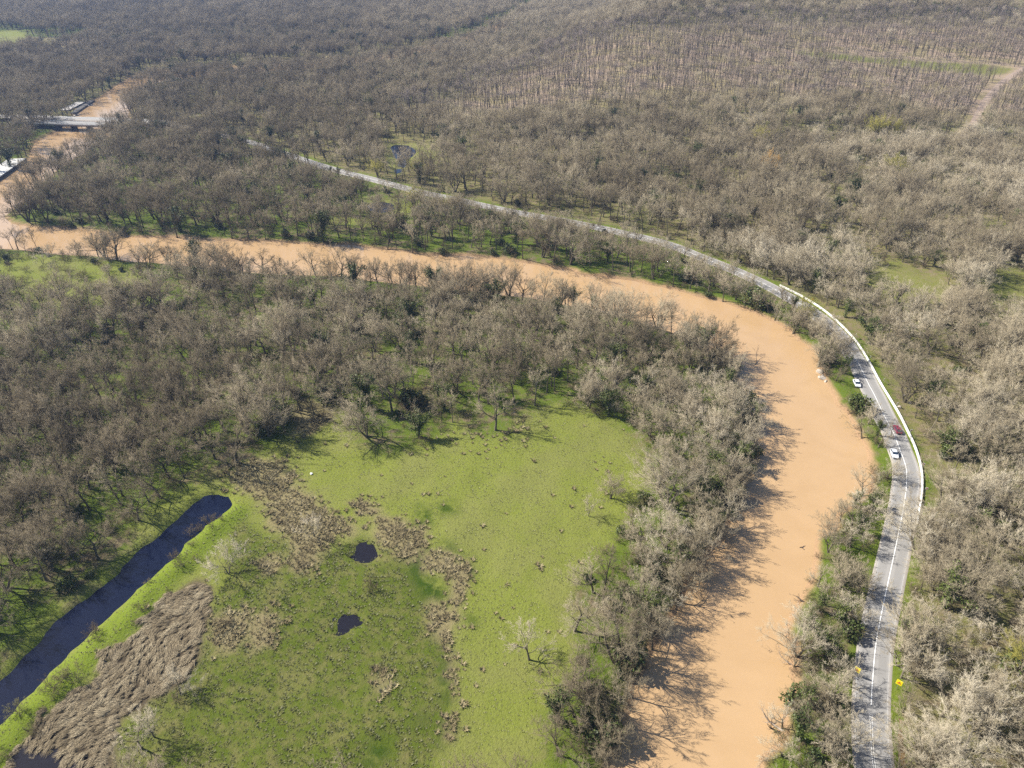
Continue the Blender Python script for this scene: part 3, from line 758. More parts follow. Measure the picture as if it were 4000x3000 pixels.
for k in range(3):
    t = Tree(500+k, dict(TALL if k < 2 else OAK, h=14, n=(5, 5, 5))); t.grow()
    t.leaf_cloud(2600, .42, .5, .3, 10.5)
    proto('ivy', t.meshes('ivy', M['bark'], M['twig'], M['ivy']))
for k in range(3):
    t = Tree(600+k, BUSH); t.grow(); proto('bush', t.meshes('bush', M['bark'], M['twig_brown']))
for k in range(3):
    t = Tree(700+k, dict(BUSH, n=(3, 3, 3))); t.grow()
    t.blob(420, .38, (0, 0, 1.3), (1.7, 1.6, 1.5)); t.blob(260, .36, (.9, .5, 1.0), (1.4, 1.2, 1.1)); t.blob(220, .36, (-.8, .4, 1.9), (1.0, 1.0, 1.0))
    proto('green', t.meshes('green', M['bark'], M['twig_brown'], M['leaf']))
for k in range(2):
    t = Tree(800+k, dict(OAK, h=9, stems=2, splay=.4)); t.grow(); proto('yellow', t.meshes('yellow', M['bark'], M['twig_yellow']))
print({k: [len(m['all'].polygons) for m in v] for k, v in KIND.items()})

NAMES = {'oak': 'bare_tree', 'tall': 'bare_tree', 'slim': 'bare_tree', 'small': 'bare_tree', 'ivy': 'ivy_clad_tree', 'bush': 'bare_shrub',
         'green': 'evergreen_shrub', 'yellow': 'budding_tree'}
CATS = {'bare_tree': 'tree', 'ivy_clad_tree': 'tree', 'bare_shrub': 'shrub', 'evergreen_shrub': 'shrub', 'budding_tree': 'tree'}
BASE_H = {'oak': 14, 'tall': 18, 'slim': 16, 'small': 8, 'ivy': 14, 'bush': 3.2, 'green': 3.0, 'yellow': 9}
def plant(kind, x, y, h, label, group=None, var=None, rz=None, tone=None, z=None):
    nm = NAMES[kind]; ms = KIND[kind]; m = ms[(random.randrange(len(ms)) if var is None else var) % len(ms)]
    sc = h/BASE_H[kind]
    o = empty(nm, (x, y, float(ground_z(np.array([x]), np.array([y]))[0]) if z is None else z), random.uniform(0, 6.28) if rz is None else rz, sc)
    o.rotation_euler.x = random.uniform(-.06, .06); o.rotation_euler.y = random.uniform(-.06, .06)
    tag(o, label, CATS[nm], group)
    tone = random.random() if tone is None else tone
    for part, pn in (('trunk', 'trunk'), ('crown', 'crown' if kind != 'green' else 'foliage')):
        if part in m:
            c = link(pn, m[part], o); c['tone'] = float(tone)
    return o

# instances of a countless mass: one object with a points mesh and geometry nodes
def mass(name, pts, rot, scl, pick, tone, meshes, label=None, tilt=None):
    col = bpy.data.collections.new(name+'_kinds')
    for k, me in enumerate(meshes): col.objects.link(bpy.data.objects.new(f'{name}_kind_{k:02d}', me))
    me = bpy.data.meshes.new(name); me.vertices.add(len(pts)); me.vertices.foreach_set('co', np.asarray(pts, np.float32).ravel())
    def at(n, t, v): a = me.attributes.new(n, t, 'POINT'); a.data.foreach_set('vector' if t == 'FLOAT_VECTOR' else 'value', np.asarray(v).ravel())
    e = np.zeros((len(pts), 3), np.float32); e[:, 2] = rot
    if tilt is not None: e[:, :2] = tilt
    at('turn', 'FLOAT_VECTOR', e)
    scl = np.asarray(scl, np.float32)
    at('size', 'FLOAT_VECTOR', np.repeat(scl[:, None], 3, 1) if scl.ndim == 1 else scl)
    at('pick', 'INT', np.asarray(pick, np.int32)); at('tone', 'FLOAT', np.asarray(tone, np.float32))
    g = bpy.data.node_groups.new(name, 'GeometryNodeTree')
    g.interface.new_socket('Geometry', in_out='INPUT', socket_type='NodeSocketGeometry')
    g.interface.new_socket('Geometry', in_out='OUTPUT', socket_type='NodeSocketGeometry')
    N, L = g.nodes, g.links
    gi, go = N.new('NodeGroupInput'), N.new('NodeGroupOutput')
    ci = N.new('GeometryNodeCollectionInfo'); ci.inputs['Collection'].default_value = col
    ci.inputs['Separate Children'].default_value = True; ci.inputs['Reset Children'].default_value = True
    ip = N.new('GeometryNodeInstanceOnPoints'); ip.inputs['Pick Instance'].default_value = True
    def na(n, t): a = N.new('GeometryNodeInputNamedAttribute'); a.data_type = t; a.inputs['Name'].default_value = n; return a.outputs['Attribute']
    er = N.new('FunctionNodeEulerToRotation'); L.new(na('turn', 'FLOAT_VECTOR'), er.inputs[0])
    L.new(gi.outputs[0], ip.inputs['Points']); L.new(ci.outputs[0], ip.inputs['Instance'])
    L.new(na('pick', 'INT'), ip.inputs['Instance Index']); L.new(er.outputs[0], ip.inputs['Rotation'])
    L.new(na('size', 'FLOAT_VECTOR'), ip.inputs['Scale']); L.new(ip.outputs[0], go.inputs[0])
    o = link(name, me); md = o.modifiers.new('scatter', 'NODES'); md.node_group = g
    return tag(o, label, kind='stuff')

CARS = [(117.1, 168.5), (123.5, 180.5), (121.3, 207.2), ]
# ------------------------------------------------------------------ trees that stand out, one by one
SINGLES = [(-46.1, 178.0, 'oak', 14.5, 5, 'spreading bare tree standing alone in the meadow with its shadow on the grass', 0.6), 
    (-5.3, 180.6, 'oak', 17, 4, 'tallest bare tree at the wood edge, its long shadow falling on the meadow', 0.55), 
    (43.7, 145.1, 'oak', 16.5, 5, 'wide bare tree with three splayed stems where meadow meets the river belt', 0.75), 
    (21.1, 142.4, 'small', 7, 1, 'smallest bare tree on the open meadow near the river belt', 0.8), 
    (28.0, 149.3, 'small', 8.5, 2, 'low bushy bare tree just above the smallest meadow tree', 0.6), 
    (14.5, 105.0, 'oak', 14, 1, 'gnarled bare oak leaning over the right edge of the meadow', 0.75), 
    (3.9, 97.3, 'oak', 11, 3, 'lone leaning bare tree on the lower right meadow with a shadow streak', 0.85), 
    (-52.4, 134.1, 'small', 10, 1, 'pale bare tree in the brown tussock patch above the two dark pools', 0.9), 
    (-71.6, 121.9, 'small', 10, 3, 'pale bare tree at the upper tip of the reed bed', 0.95), 
    (-71.3, 89.2, 'small', 7, 0, 'faint pale bare sapling at the right edge of the reed bed', 0.9), 
    (-74.4, 77.1, 'oak', 10, 0, 'leaning pale bare tree at the bottom of the reed bed', 0.9), 
    (-72.6, 79.5, 'small', 10, 1, 'leaning pale bare tree just right of its twin by the reed bed', 0.85), 
    (-237.7, 323.8, 'small', 9, 1, 'bare tree with a dark trunk nearest the left end of the near river bank', 0.35), 
    (-223.9, 321.4, 'small', 6, 0, 'second small bare tree on the near river bank at the left', 0.5), 
    (-209.1, 318.6, 'small', 7.5, 2, 'rounded bare tree alone on the near river bank beside the grass clearing', 0.45), 
    (-176.4, 310.4, 'small', 9, 1, 'bare tree by the leaning fence posts on the river bank', 0.4), 
    (-169.2, 309.5, 'small', 6, 0, 'small bare tree right of the fence posts on the river bank', 0.4), 
    (-160.6, 307.8, 'oak', 10, 2, 'left one of a pair of dark crooked trees on the river bank', 0.2), 
    (-157.1, 307.2, 'oak', 10, 4, 'right one of a pair of dark crooked trees on the river bank', 0.2), 
    (-89.1, 295.0, 'oak', 15, 1, 'bare tree left of the great oak against the brown river', 0.25), 
    (-76.8, 293.1, 'oak', 18, 0, 'great spreading bare oak standing dark against the brown river', 0.2), 
    (-60.6, 289.7, 'tall', 13, 0, 'slender bare tree right of the great oak on the river bank', 0.35), 
    (-53.5, 288.7, 'oak', 14, 3, 'leaning bare tree with a wide top on the inner river bank', 0.4), 
    (-49.7, 287.6, 'tall', 13, 1, 'thin forked bare tree on the inner river bank', 0.3), 
    (-42.4, 284.6, 'oak', 14.5, 4, 'dark bare oak with gaps of brown water round it', 0.25), 
    (-36.2, 282.0, 'small', 10, 0, 'short bare tree right of the dark riverside oak', 0.4), 
    (-32.6, 281.5, 'oak', 11, 2, 'forked bare tree further right on the inner river bank', 0.4), 
    (-25.9, 279.0, 'oak', 13, 5, 'bushy pale bare tree on the inner river bank', 0.7), 
    (13.3, 270.4, 'tall', 15, 2, 'tall pale twin stemmed bare tree standing over the water', 0.75), 
    (44.7, 254.2, 'oak', 14, 2, 'rounded pale bare tree on the outer part of the inner bank', 0.75), 
    (57.7, 247.0, 'oak', 15, 5, 'fan shaped bare tree on the bank where the river starts to bend', 0.7), 
    (89.6, 84.2, 'oak', 14.5, 4, 'big bleached white dead tree leaning right in the roadside wood', 1.0), 
    (96.5, 102.4, 'oak', 14, 0, 'large pale bare oak with a bleached limb right of the road', 0.9), 
    (120.4, 177.7, 'small', 8, 1, 'slim bare tree on the verge beside the burgundy car', 0.3), 
    (123.2, 227.9, 'small', 10, 3, 'bare tree on the river side verge throwing its shadow across the road', 0.3), ]
for (px, py, k, h, v, lab, tone) in SINGLES: plant(k, px, py, h, lab, None, v, None, tone)
IVY = [(-149.1, 306.1, 'evergreen ivy clad stump on the river bank left of the wood', 7, 0), 
    (25.9, 266.4, 'ivy clad tree with green arms on the far part of the inner bank', 12, 2), 
    (33.2, 261.8, 'short bushy ivy clad tree against the brown water', 9, 0), 
    (16.3, 251.6, 'tall dark ivy clad trunk at the edge of the bend wood', 14, 1), 
    (68.7, 231.6, 'upright ivy column standing before the river bend', 12, 1), 
    (68.6, 241.7, 'smaller ivy column beside the upright one before the river bend', 9, 0), 
    (58.1, 78.8, 'leaning mossy ivy clad trunk above the driftwood', 12, 0), 
    (62.5, 86.8, 'bright ivy clad tree above the leaning mossy trunk', 9, 1), 
    (69.8, 105.8, 'narrow ivy column on the river side bank by the road', 7, 0), 
    (69.7, 98.3, 'ivy clad tree on the bank opposite the yellow sign', 10, 1), 
    (42.2, 125.3, 'tall ivy clad tree in the belt between meadow and river', 11, 1), 
    (53.9, 147.4, 'dark ivy clad tree overhanging the river at the belt', 10, 2), 
    (55.5, 140.4, 'dark round ivy clad tree over its shadow on the river', 10, 2), 
    (125.3, 136.6, 'ivy clad crooked tree in the wood right of the road', 11, 2), 
    (154.6, 183.8, 'low ivy clad tree in the upper right wood', 7, 0), 
    (116.2, 178.4, 'bushy ivy clad tree on the verge left of the burgundy car', 7, 0), 
    (100.2, 144.9, 'ivy clad tree between river and road below the white car', 8, 2), 
    (92.7, 136.1, 'mossy ivy clad tree at the narrow bank by the road', 9, 0), 
    (163.4, 269.9, 'dark ivy clad tree above the road bend', 10, 1), (78.1, 372.2, 'very dark ivy clad tree north of the road', 15, 1), ]
for (px, py, lab, h, v) in IVY: plant('ivy', px, py, h, lab, None, v)
GREEN = [(102.3, 267.6, 'big dark evergreen shrub where the bank nears the road', 8), 
    (116.9, 224.6, 'dark evergreen shrub between river and road above the boulders', 5), 
    (116.0, 192.2, 'rounded evergreen shrub shading the verge by the road', 6), 
    (136.6, 170.7, 'broad evergreen bush in the wood right of the white wall', 6.5), 
    (16.8, 83.1, 'bright green bush at the lower end of the river belt', 5.5), 
    (26.1, 96.4, 'dark green bush at the river edge of the belt', 6), 
    (31.2, 106.6, 'green bush half hidden under bare trees of the belt', 5), 
    (18.7, 79.3, 'dark evergreen bush near the bottom of the river belt', 6), 
    (-63.0, 198.2, 'dark evergreen thicket at the top left corner of the meadow', 6), 
    (-33.9, 195.9, 'dark evergreen shrub behind the lone meadow tree', 6), 
    (92.1, 103.0, 'dark conifer like evergreen at the right road verge', 5), 
    (78.2, 103.7, 'yellowish evergreen bush on the bank left of the road', 4.5), 
    (-11.1, 278.1, 'small cone shaped evergreen standing on the inner river bank', 6), 
    (-229.9, 322.3, 'small round evergreen bush on the near river bank', 3), 
    (110.7, 94.5, 'evergreen bush at the right edge of the wood', 6), 
    (-78.7, 179.7, 'dark thicket on the shaded top left meadow edge, lower one', 5), 
    (-74.8, 186.5, 'dark thicket on the shaded top left meadow edge, upper one', 5.5), ]
for (px, py, lab, h) in GREEN: plant('green', px, py, h, lab)
YEL = [(167.5, 495.6, 'yellow budding tree in the upper wood', 13, 0.3), 
    (157.7, 438.2, 'orange tinted budding tree in the upper wood', 12, 1.0), 
    (260.8, 518.4, 'broad olive yellow budding tree below the plantation', 14, 0.1), 
    (233.5, 433.3, 'olive budding tree in the upper right wood', 12, 0.1), 
    (109.7, 93.2, 'bright yellow green budding tree at the right edge', 9, 0.2), 
    (-57.3, 438.2, 'yellow budding tree by the pond', 9, 0.3), 
    (-82.8, 438.2, 'pale yellow budding tree beside the road at the pond', 9, 0.4), 
    (-35.9, 376.1, 'rounded yellow budding tree below the road', 8, 0.4), 
    (119.5, 256.3, 'light green budding tree on the verge inside the bend', 8, 0.3), 
    (-54.8, 388.2, 'cream blossoming tree above the far river bank', 9, 0.5), ]
for (px, py, lab, h, tn) in YEL: plant('yellow', px, py-3, h*1.35, lab, None, None, None, tn)
LONE = [(-34.9, 117.1, 'round twiggy shrub alone in the marsh between the two dark pools', 2.6), 
    (-85.8, 137.0, 'tufty shrub on the canal bank near its head', 3), (-83.4, 140.9, 'pale reed like shrub at the canal head', 2.6), 
    (-86.4, 126.2, 'low brown shrub on the mound beside the canal', 2.2), 
    (-98.4, 89.5, 'dark low shrub at the foot of the canal mound', 3), 
    (-95.3, 92.0, 'wide dark shrub between canal mound and reed bed', 3.6), 
    (-96.6, 103.7, 'brown shrub on the canal mound by a gap', 2.6), 
    (-102.6, 84.3, 'dark brown shrub beside bare soil at the lower canal', 2.8), 
    (-71.4, 87.8, 'dark tussock like shrub at the foot of the pale sapling', 1.8), 
    (-67.3, 106.6, 'isolated dark tussock shrub right of the reed bed', 2), 
    (165.3, 300.5, 'dark round shrub in the grass clearing right of the road', 4), 
    (173.0, 307.5, 'second dark round shrub in the grass clearing right of the road', 4), ]
for (px, py, lab, h) in LONE: plant('bush', px, py, h, lab)

# ------------------------------------------------------------------ woods
COSP, SINP = math.cos(math.radians(34)), math.sin(math.radians(34))
def depth(x, y): return y*COSP + 140*SINP
def jitter(sp, x0, x1, y0, y1, seed):
    r = np.random.default_rng(seed)
    a = np.arange(x0, x1, sp); b = np.arange(y0, y1, sp)
    A, B = np.meshgrid(a, b); A = A + (np.arange(len(b)) % 2)[:, None]*sp*.5
    A = A + r.uniform(-.42, .42, A.shape)*sp; B = B + r.uniform(-.42, .42, B.shape)*sp
    A, B = A.ravel(), B.ravel()
    k = np.abs(A) < .7212*depth(A, B)+30
    return A[k], B[k]
pen_poly = np.array(inner_bank+[(15.3, 60.1), (-125.6, 60.1), (-318.3, 330.5), ])
river_dense = river_poly
def free(x, y, rd=6.5, rv=-.3, cn=7, clr=1.0):
    d, s = line_dist(x, y, road)
    k = (d > rd) & (sdf(x, y, river_dense) > rv) & (sdf(x, y, canal_poly) > cn) & (sdf(x, y, meadow_poly) > 0)
    for P in clear_polys: k &= sdf(x, y, P) > clr
    for P in pond_polys: k &= sdf(x, y, P) > 2
    dw, _ = line_dist(x, y, wall_line); k &= dw > 4.0
    dt, _ = line_dist(x, y, track); k &= dt > 6
    for q in SINGLES: k &= np.hypot(x-q[0], y-q[1]) > (11 if q[1] > 150 and q[1] < 190 and q[0] < 0 else 6.5 if q[3] > 9 else 4.5)
    for q in CARS: k &= np.hypot(x-q[0], y-q[1]+5) > 8.5
    # open verge on the river side of the northern road
    k &= ~((s > 0) & (d < np.where(x < -120, 0, np.where(x < 0, 9, 0))) & (y > 262) & (x > -230) & (vnoise(x, y, 9, 88) < np.where(x < -120, .35, np.where(x < 0, .52, .45))))
    return k, d, s
TREES = []          # (x, y, kind, h, tone, zone)
def add_trees(x, y, zone, kinds, hr, seed, toner=(.15, .75)):
    r = np.random.default_rng(seed)
    n = len(x); kk = r.choice([k for k, _ in kinds], n, p=[p for _, p in kinds])
    hh = r.uniform(*hr, n)*(.78+.44*vnoise(x, y, 14, seed)); tn = np.clip(r.uniform(*toner, n)+(vnoise(x, y, 40, seed+1)-.5)*.3, 0, 1)
    if zone in ('north', 'far'): tn = np.clip(tn-.30*sstep(60, -260, x), 0, 1)       # tone darkens westward: backlit shade put into the tree colour
    for q in zip(x, y, kk, hh, tn, [zone]*n): TREES.append(q)
# peninsula inside the bend
x_, y_ = jitter(7.0, -420, 150, 40, 430, 1)
k, d, s = free(x_, y_); k &= in_poly(x_, y_, pen_poly)
west = k & (x_ < -55) & (y_ < 215); belt = k & ~west & (x_ > .12*(200-y_)+20) & (y_ < 205); nor = k & ~west & ~belt
thin = np.random.default_rng(5).uniform(size=len(x_))
west &= thin < .50+.85*fbm(x_, y_, 18, 67)
add_trees(x_[west], y_[west], 'west', [('oak', .72), ('tall', .16), ('small', .12)], (12, 17), 11, (0, .55))  # low tone range: backlit shade of this wood put into its colour
add_trees(x_[belt & (thin < .95)], y_[belt & (thin < .95)], 'belt', [('oak', .56), ('tall', .2), ('small', .15), ('ivy', .09)], (8.5, 12.5), 12, (.5, 1))
x2, y2 = jitter(7.0, 0, 120, 50, 205, 24)
k2, d2, s2 = free(x2, y2); k2 &= in_poly(x2, y2, pen_poly) & (x2 > .12*(200-y2)+20) & (sdf(x2, y2, meadow_poly) > 1.5)
add_trees(x2[k2], y2[k2], 'belt', [('oak', .5), ('small', .5)], (7, 11), 25, (.6, 1))
nor &= thin < .55+.6*fbm(x_, y_, 16, 66)
add_trees(x_[nor], y_[nor], 'bend', [('oak', .44), ('tall', .45), ('small', .06), ('ivy', .05)], (12, 17), 13, (.08, .72))
# bank between river and road, and the wood right of the road
x_, y_ = jitter(6.0, -60, 520, 40, 520, 2)
k, d, s = free(x_, y_, 4.9); out = k & ~in_poly(x_, y_, pen_poly)
thin = np.random.default_rng(6).uniform(size=len(x_))
ex_, ey_ = jitter(5.0, 60, 190, 55, 150, 22)
ke, de, se = free(ex_, ey_, 4.6); ke &= (se < 0) & (de < 11) & (ex_ > 60)
add_trees(ex_[ke], ey_[ke], 'right', [('oak', .45), ('small', .55)], (6, 10), 23, (.3, .8))
bank = out & (s > 0) & (y_ < 265) & (x_ > 40); rgt = out & (s < 0) & ((y_ < 330) | (x_ > 200))
add_trees(x_[bank & (thin < .97)], y_[bank & (thin < .97)], 'bank', [('oak', .46), ('small', .44), ('ivy', .10)], (7, 11.5), 14, (.35, .95))
rgt &= thin < np.where(d < 13, .62, .22)+.95*fbm(x_, y_, 18, 68)
add_trees(x_[rgt], y_[rgt], 'right', [('oak', .76), ('tall', .06), ('small', .13), ('ivy', .05)], (10, 15), 15, (.35, .95))
# wood north of the river
x_, y_ = jitter(7.6, -560, 560, 250, 1000, 3)
k, d, s = free(x_, y_, 5); out = k & ~in_poly(x_, y_, pen_poly) & (sdf(x_, y_, plant_poly)+(fbm(x_, y_, 60, 41)-.5)*70 > 0)
bank2 = (s > 0) & (y_ < 265) & (x_ > 40); rgt2 = (s < 0) & ((y_ < 330) | (x_ > 200)) & (y_ < 520)
out &= ~bank2 & ~rgt2
farriver = line_dist(x_, y_, np.array(east_reach))[0]
vg = out & (s > 0) & (d < 26) & (x_ > -130)
add_trees(x_[out & ~vg], y_[out & ~vg], 'north', [('oak', .3), ('tall', .66), ('ivy', .04)], (14, 18), 16, (.10, .72))
add_trees(x_[vg], y_[vg], 'north', [('oak', .3), ('small', .66), ('ivy', .04)], (7, 11), 19, (.2, .8))
x_, y_ = jitter(4.6, -120, 900, 480, 1180, 4)
k, d, s = free(x_, y_, 6, clr=3); pl = k & (sdf(x_, y_, plant_poly)+(fbm(x_, y_, 60, 41)-.5)*70 <= 0)
add_trees(x_[pl], y_[pl], 'plantation', [('slim', .90), ('tall', .10)], (13, 16.5), 17, (.2, .8))
x_, y_ = jitter(8.5, -1250, 1250, 1000, 1560, 5)
k, d, s = free(x_, y_, 6); k &= (sdf(x_, y_, plant_poly) > 0)
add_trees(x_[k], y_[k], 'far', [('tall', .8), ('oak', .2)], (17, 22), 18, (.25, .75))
print('trees', len(TREES))

def sight(x, y): return np.abs(x) < .72*depth(x, y)-1
tx = np.array([t[0] for t in TREES]); ty = np.array([t[1] for t in TREES]); tk = np.array([t[2] for t in TREES]); th = np.array([t[3] for t in TREES])
tt = np.array([t[4] for t in TREES]); tz_ = [t[5] for t in TREES]
tgz = np.concatenate([ground_z(a, b) for a, b in zip(np.array_split(tx, 8), np.array_split(ty, 8))])
seen = sight(tx, ty) & (depth(tx, ty) > 143)
size = np.where(seen & (tk != 'ivy') & (tk != 'slim'), th/depth(tx, ty), 0)
single = np.zeros(len(tx), bool); single[np.argsort(-size)[:300-len(SINGLES)]] = True
def landmark(zone, a, b):
    A, B = np.array([a]), np.array([b]); dr_ = sdf(A, B, river_poly)[0]; dm_ = sdf(A, B, meadow_poly)[0]; dc_ = sdf(A, B, canal_poly)[0]
    dd_, ss_ = line_dist(A, B, road); cl = min(sdf(A, B, P)[0] for P in clear_polys)
    if zone == 'west':
        if dc_ < 22: return 'close to the canal head' if b > 120 else 'close beside the lower canal'
        return 'set back ' + (('level with the reed bed' if b < 112 else 'level with the canal' if b < 135 else 'level with the canal head' if b < 158 else 'beyond the canal head')+(', outermost' if a < -.62*depth(a, b) else '') if a < -100 else 'by the meadow corner' if b > 150 else 'above the canal bend')
    if zone == 'bend':
        if dm_ < 12: return 'at the meadow edge, ' + ('left half' if a < -20 else 'right half')
        if dr_ < 14: return 'by the water of the ' + ('left reach' if a < -90 else 'middle reach' if a < 10 else 'bend')
        if cl < 22 and a < -60: return 'beside the left grass clearing'
        return ('behind the brown tussocks' if a < -60 else 'behind the lone meadow tree' if a < 0 else 'towards the bend') + (', front rows' if b < 215 else ', back rows')
    if zone == 'belt': return ('at the river edge' if dr_ < 8 else 'at the meadow edge' if dm_ < 8 else 'in the middle') + (', lower end' if b < 110 else ', middle stretch' if b < 150 else ', upper end')
    if zone == 'bank': return 'below the yellow signs' if b < 95 else 'by the driftwood' if b < 112 else 'level with the white wall end' if b < 150 else 'level with the cars' if b < 185 else 'above the boulders'
    if zone == 'right':
        if dd_[0] < 13: return 'at the verge, ' + ('below the white wall' if b < 130 else 'behind the white wall')
        if cl < 16: return 'around the grass clearings'
        return 'set back, ' + ('lower part' if b < 115 else 'middle part' if b < 165 else 'upper part')
    px_ = 'far left' if a < -160 else 'left of the pond' if a < -75 else 'around the pond' if a < -25 else 'middle part' if a < 60 else 'right part'
    return px_+(', by the river' if dr_ < 25 else ', by the road' if dd_[0] < 25 else ', between river and road' if ss_[0] > 0 else ', beyond the road')
FORM = {'oak': 'spreading', 'tall': 'tall straight', 'small': 'small', 'ivy': 'ivy hung', 'slim': 'slim'}
def tree_label(zone, kind, tone, a, b):
    tn = 'dark' if tone < .4 else 'grey brown' if tone < .68 else 'pale'
    zn = {'west': 'canal wood', 'bend': 'bend wood', 'belt': 'river belt', 'bank': 'road bank', 'right': 'roadside wood', 'north': 'northern wood', 'far': 'far forest'}[zone]
    lm = landmark(zone, a, b)
    if kind == 'ivy': return f'{tn} ivy clad tree, {zn}, {lm}', f'{tn} ivy clad trees, {zn}, {lm}'
    return f'{tn} {FORM[kind]} bare tree, {zn}, {lm}', f'{tn} {FORM[kind]} trees, {zn}, {lm}'
single[np.argsort(-np.where(seen & (tk == 'ivy'), th/depth(tx, ty), 0))[:80]] = True
for j in np.nonzero(single)[0]:
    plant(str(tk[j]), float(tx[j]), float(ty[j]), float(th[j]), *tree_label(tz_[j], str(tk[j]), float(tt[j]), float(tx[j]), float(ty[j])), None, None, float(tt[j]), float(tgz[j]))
order = ['oak', 'tall', 'slim', 'small', 'ivy']
flat = []; base = {}
for k in order: base[k] = len(flat); flat += [m['all'] for m in KIND[k]]
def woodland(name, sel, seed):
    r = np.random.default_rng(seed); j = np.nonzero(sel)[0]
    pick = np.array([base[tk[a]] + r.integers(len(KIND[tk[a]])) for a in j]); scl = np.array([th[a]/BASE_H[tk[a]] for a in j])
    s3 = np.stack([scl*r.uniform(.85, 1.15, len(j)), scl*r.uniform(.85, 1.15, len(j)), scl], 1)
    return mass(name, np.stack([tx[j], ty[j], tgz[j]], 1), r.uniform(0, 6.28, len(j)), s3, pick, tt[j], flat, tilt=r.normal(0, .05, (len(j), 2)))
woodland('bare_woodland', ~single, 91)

# undergrowth: brambles, shrubs and evergreens under the trees
x_, y_ = jitter(4.2, -400, 420, 45, 430, 8)
k, d, s = free(x_, y_, 5.6, .4, 3.5)
dens = fbm(x_, y_, 28, 55); r = np.random.default_rng(9); u = r.uniform(size=len(x_))
onbank = (s > 0) & (y_ < 265) & (x_ > 40) & ~in_poly(x_, y_, pen_poly)
edge = sdf(x_, y_, river_poly) < 9
k &= u < np.where(onbank, .8, np.where(edge, np.where(y_ < 240, .6, .35), np.clip((dens-.42)*2.6, .06, .7)))
x_, y_, onbank, edge = x_[k], y_[k], onbank[k], edge[k]; n = len(x_)
gz_ = ground_z(x_, y_); u = r.uniform(size=n)
kind = np.where(u < np.where(onbank, .13, np.where(edge & (y_ < 240), .42, np.where(edge, .15, .12))), 'green', 'bush'); hh = np.where(kind == 'green', r.uniform(1.8, 4.0, n)*np.where(edge, 1.35, 1), r.uniform(1.2, 3.4, n))
tone = r.uniform(0, 1, n)
vis = sight(x_, y_) & (depth(x_, y_) > 143)
sz = np.where(vis, hh/depth(x_, y_), 0)
def zone_of(a, b):
    s_ = line_dist(np.array([a]), np.array([b]), road)[1][0]
    if in_poly(np.array([a]), np.array([b]), pen_poly)[0]:
        z_ = 'belt' if a > .12*(200-b)+20 and b < 205 else ('west' if a < -55 and b < 215 else 'bend')
    else: z_ = 'bank' if s_ > 0 and b < 265 else ('right' if s_ < 0 else 'north')
    return {'belt': 'in the river belt', 'west': 'in the canal wood', 'bend': 'in the bend wood', 'bank': 'on the road bank', 'right': 'in the roadside wood', 'north': 'beyond the river'}[z_]+', '+landmark(z_, a, b)
left = np.ones(n, bool)
for kd, cap, lab, gr in (('green', 110, 'evergreen shrub', 'evergreen shrubs '), ('bush', 240, 'leafless shrub', 'leafless shrubs ')):
    q = np.argsort(-np.where(kind == kd, sz, 0))[:cap]
    for j in q:
        zn = zone_of(x_[j], y_[j]); plant(kd, float(x_[j]), float(y_[j]), float(hh[j]), ('low ' if hh[j] < 2.4 else 'big ')+lab+' '+zn, ('low ' if hh[j] < 2.4 else 'big ')+gr+zn, None, None, float(tone[j]), float(gz_[j])); left[j] = False
a_, b_ = jitter(6.0, -330, -140, 230, 340, 14)
q = sdf(a_, b_, clear_polys[0]) < 0; a_, b_ = a_[q], b_[q]
for j in range(len(a_)):
    if random.random() < .62:
        kd = random.choice(['bush', 'bush', 'small', 'green', 'bush']); h_ = {'bush': random.uniform(1.6, 4.2), 'small': random.uniform(4, 8), 'green': random.uniform(1.5, 3)}[kd]
        plant(kd, float(a_[j]), float(b_[j]), h_, {'bush': 'leafless shrub', 'small': 'small bare tree', 'green': 'green shrub'}[kd]+' dotted over the grass clearing at the left river bank', {'bush': 'leafless shrubs', 'small': 'small bare trees', 'green': 'green shrubs'}[kd]+' of the left clearing')
mp, _, mn = resample(mound_line, 3.2)
for j in range(len(mp)):
    for o_ in (-4.5, -1.5, 2.5):
        if random.random() < .42:
            q = mp[j]+mn[j]*(o_+random.uniform(-1.5, 1.5))
            if sdf(np.array([q[0]]), np.array([q[1]]), canal_poly)[0] > .3: plant('bush', float(q[0]), float(q[1]), random.uniform(.8, 2.0), 'low brown shrub scattered along the grassy canal mound', 'low shrubs on the canal mound')
ug = [m['all'] for m in KIND['bush']]+[m['all'] for m in KIND['green']]
j = np.nonzero(left)[0]
mass('undergrowth', np.stack([x_[j], y_[j], gz_[j]], 1), r.uniform(0, 6.28, len(j)), hh[j]/3.1, np.where(kind[j] == 'green', 3, 0)+r.integers(0, 3, len(j)), tone[j], ug)

# ------------------------------------------------------------------ grass, tussocks, reeds
def tuft(seed, n, h, spread, w, droop):
    r = np.random.default_rng(seed); V, F = [], []
    for k in range(n):
        a = r.uniform(0, 6.28); b = np.array([math.cos(a), math.sin(a), 0])*r.uniform(0, .3)*spread
        d = np.array([math.cos(a)*droop, math.sin(a)*droop, 1.0])*h*r.uniform(.6, 1.15)
        sd = np.array([-math.sin(a), math.cos(a), 0])*w
        i = len(V); V += [b-sd, b+sd, b+d*.6+sd*.7, b+d*.6-sd*.7, b+d*np.array([1.5, 1.5, .85])]
        F.append((i, i+1, i+2)); F.append((i, i+2, i+3)); F.append((i+3, i+2, i+4))
    return np.array(V), np.array(F)
def tuft_meshes(nm, mat, cnt, *a):
    out = []
    for k in range(cnt):
        V, F = tuft(900+k, *a); out.append(np_mesh(nm, V, [F], [mat]))
    return out
x_, y_ = jitter(.85, -140, 60, 62, 235, 20); r = np.random.default_rng(21)
brn = np.full(x_.shape, 40.0)
for P in brown_polys: brn = np.minimum(brn, sdf(x_, y_, P))
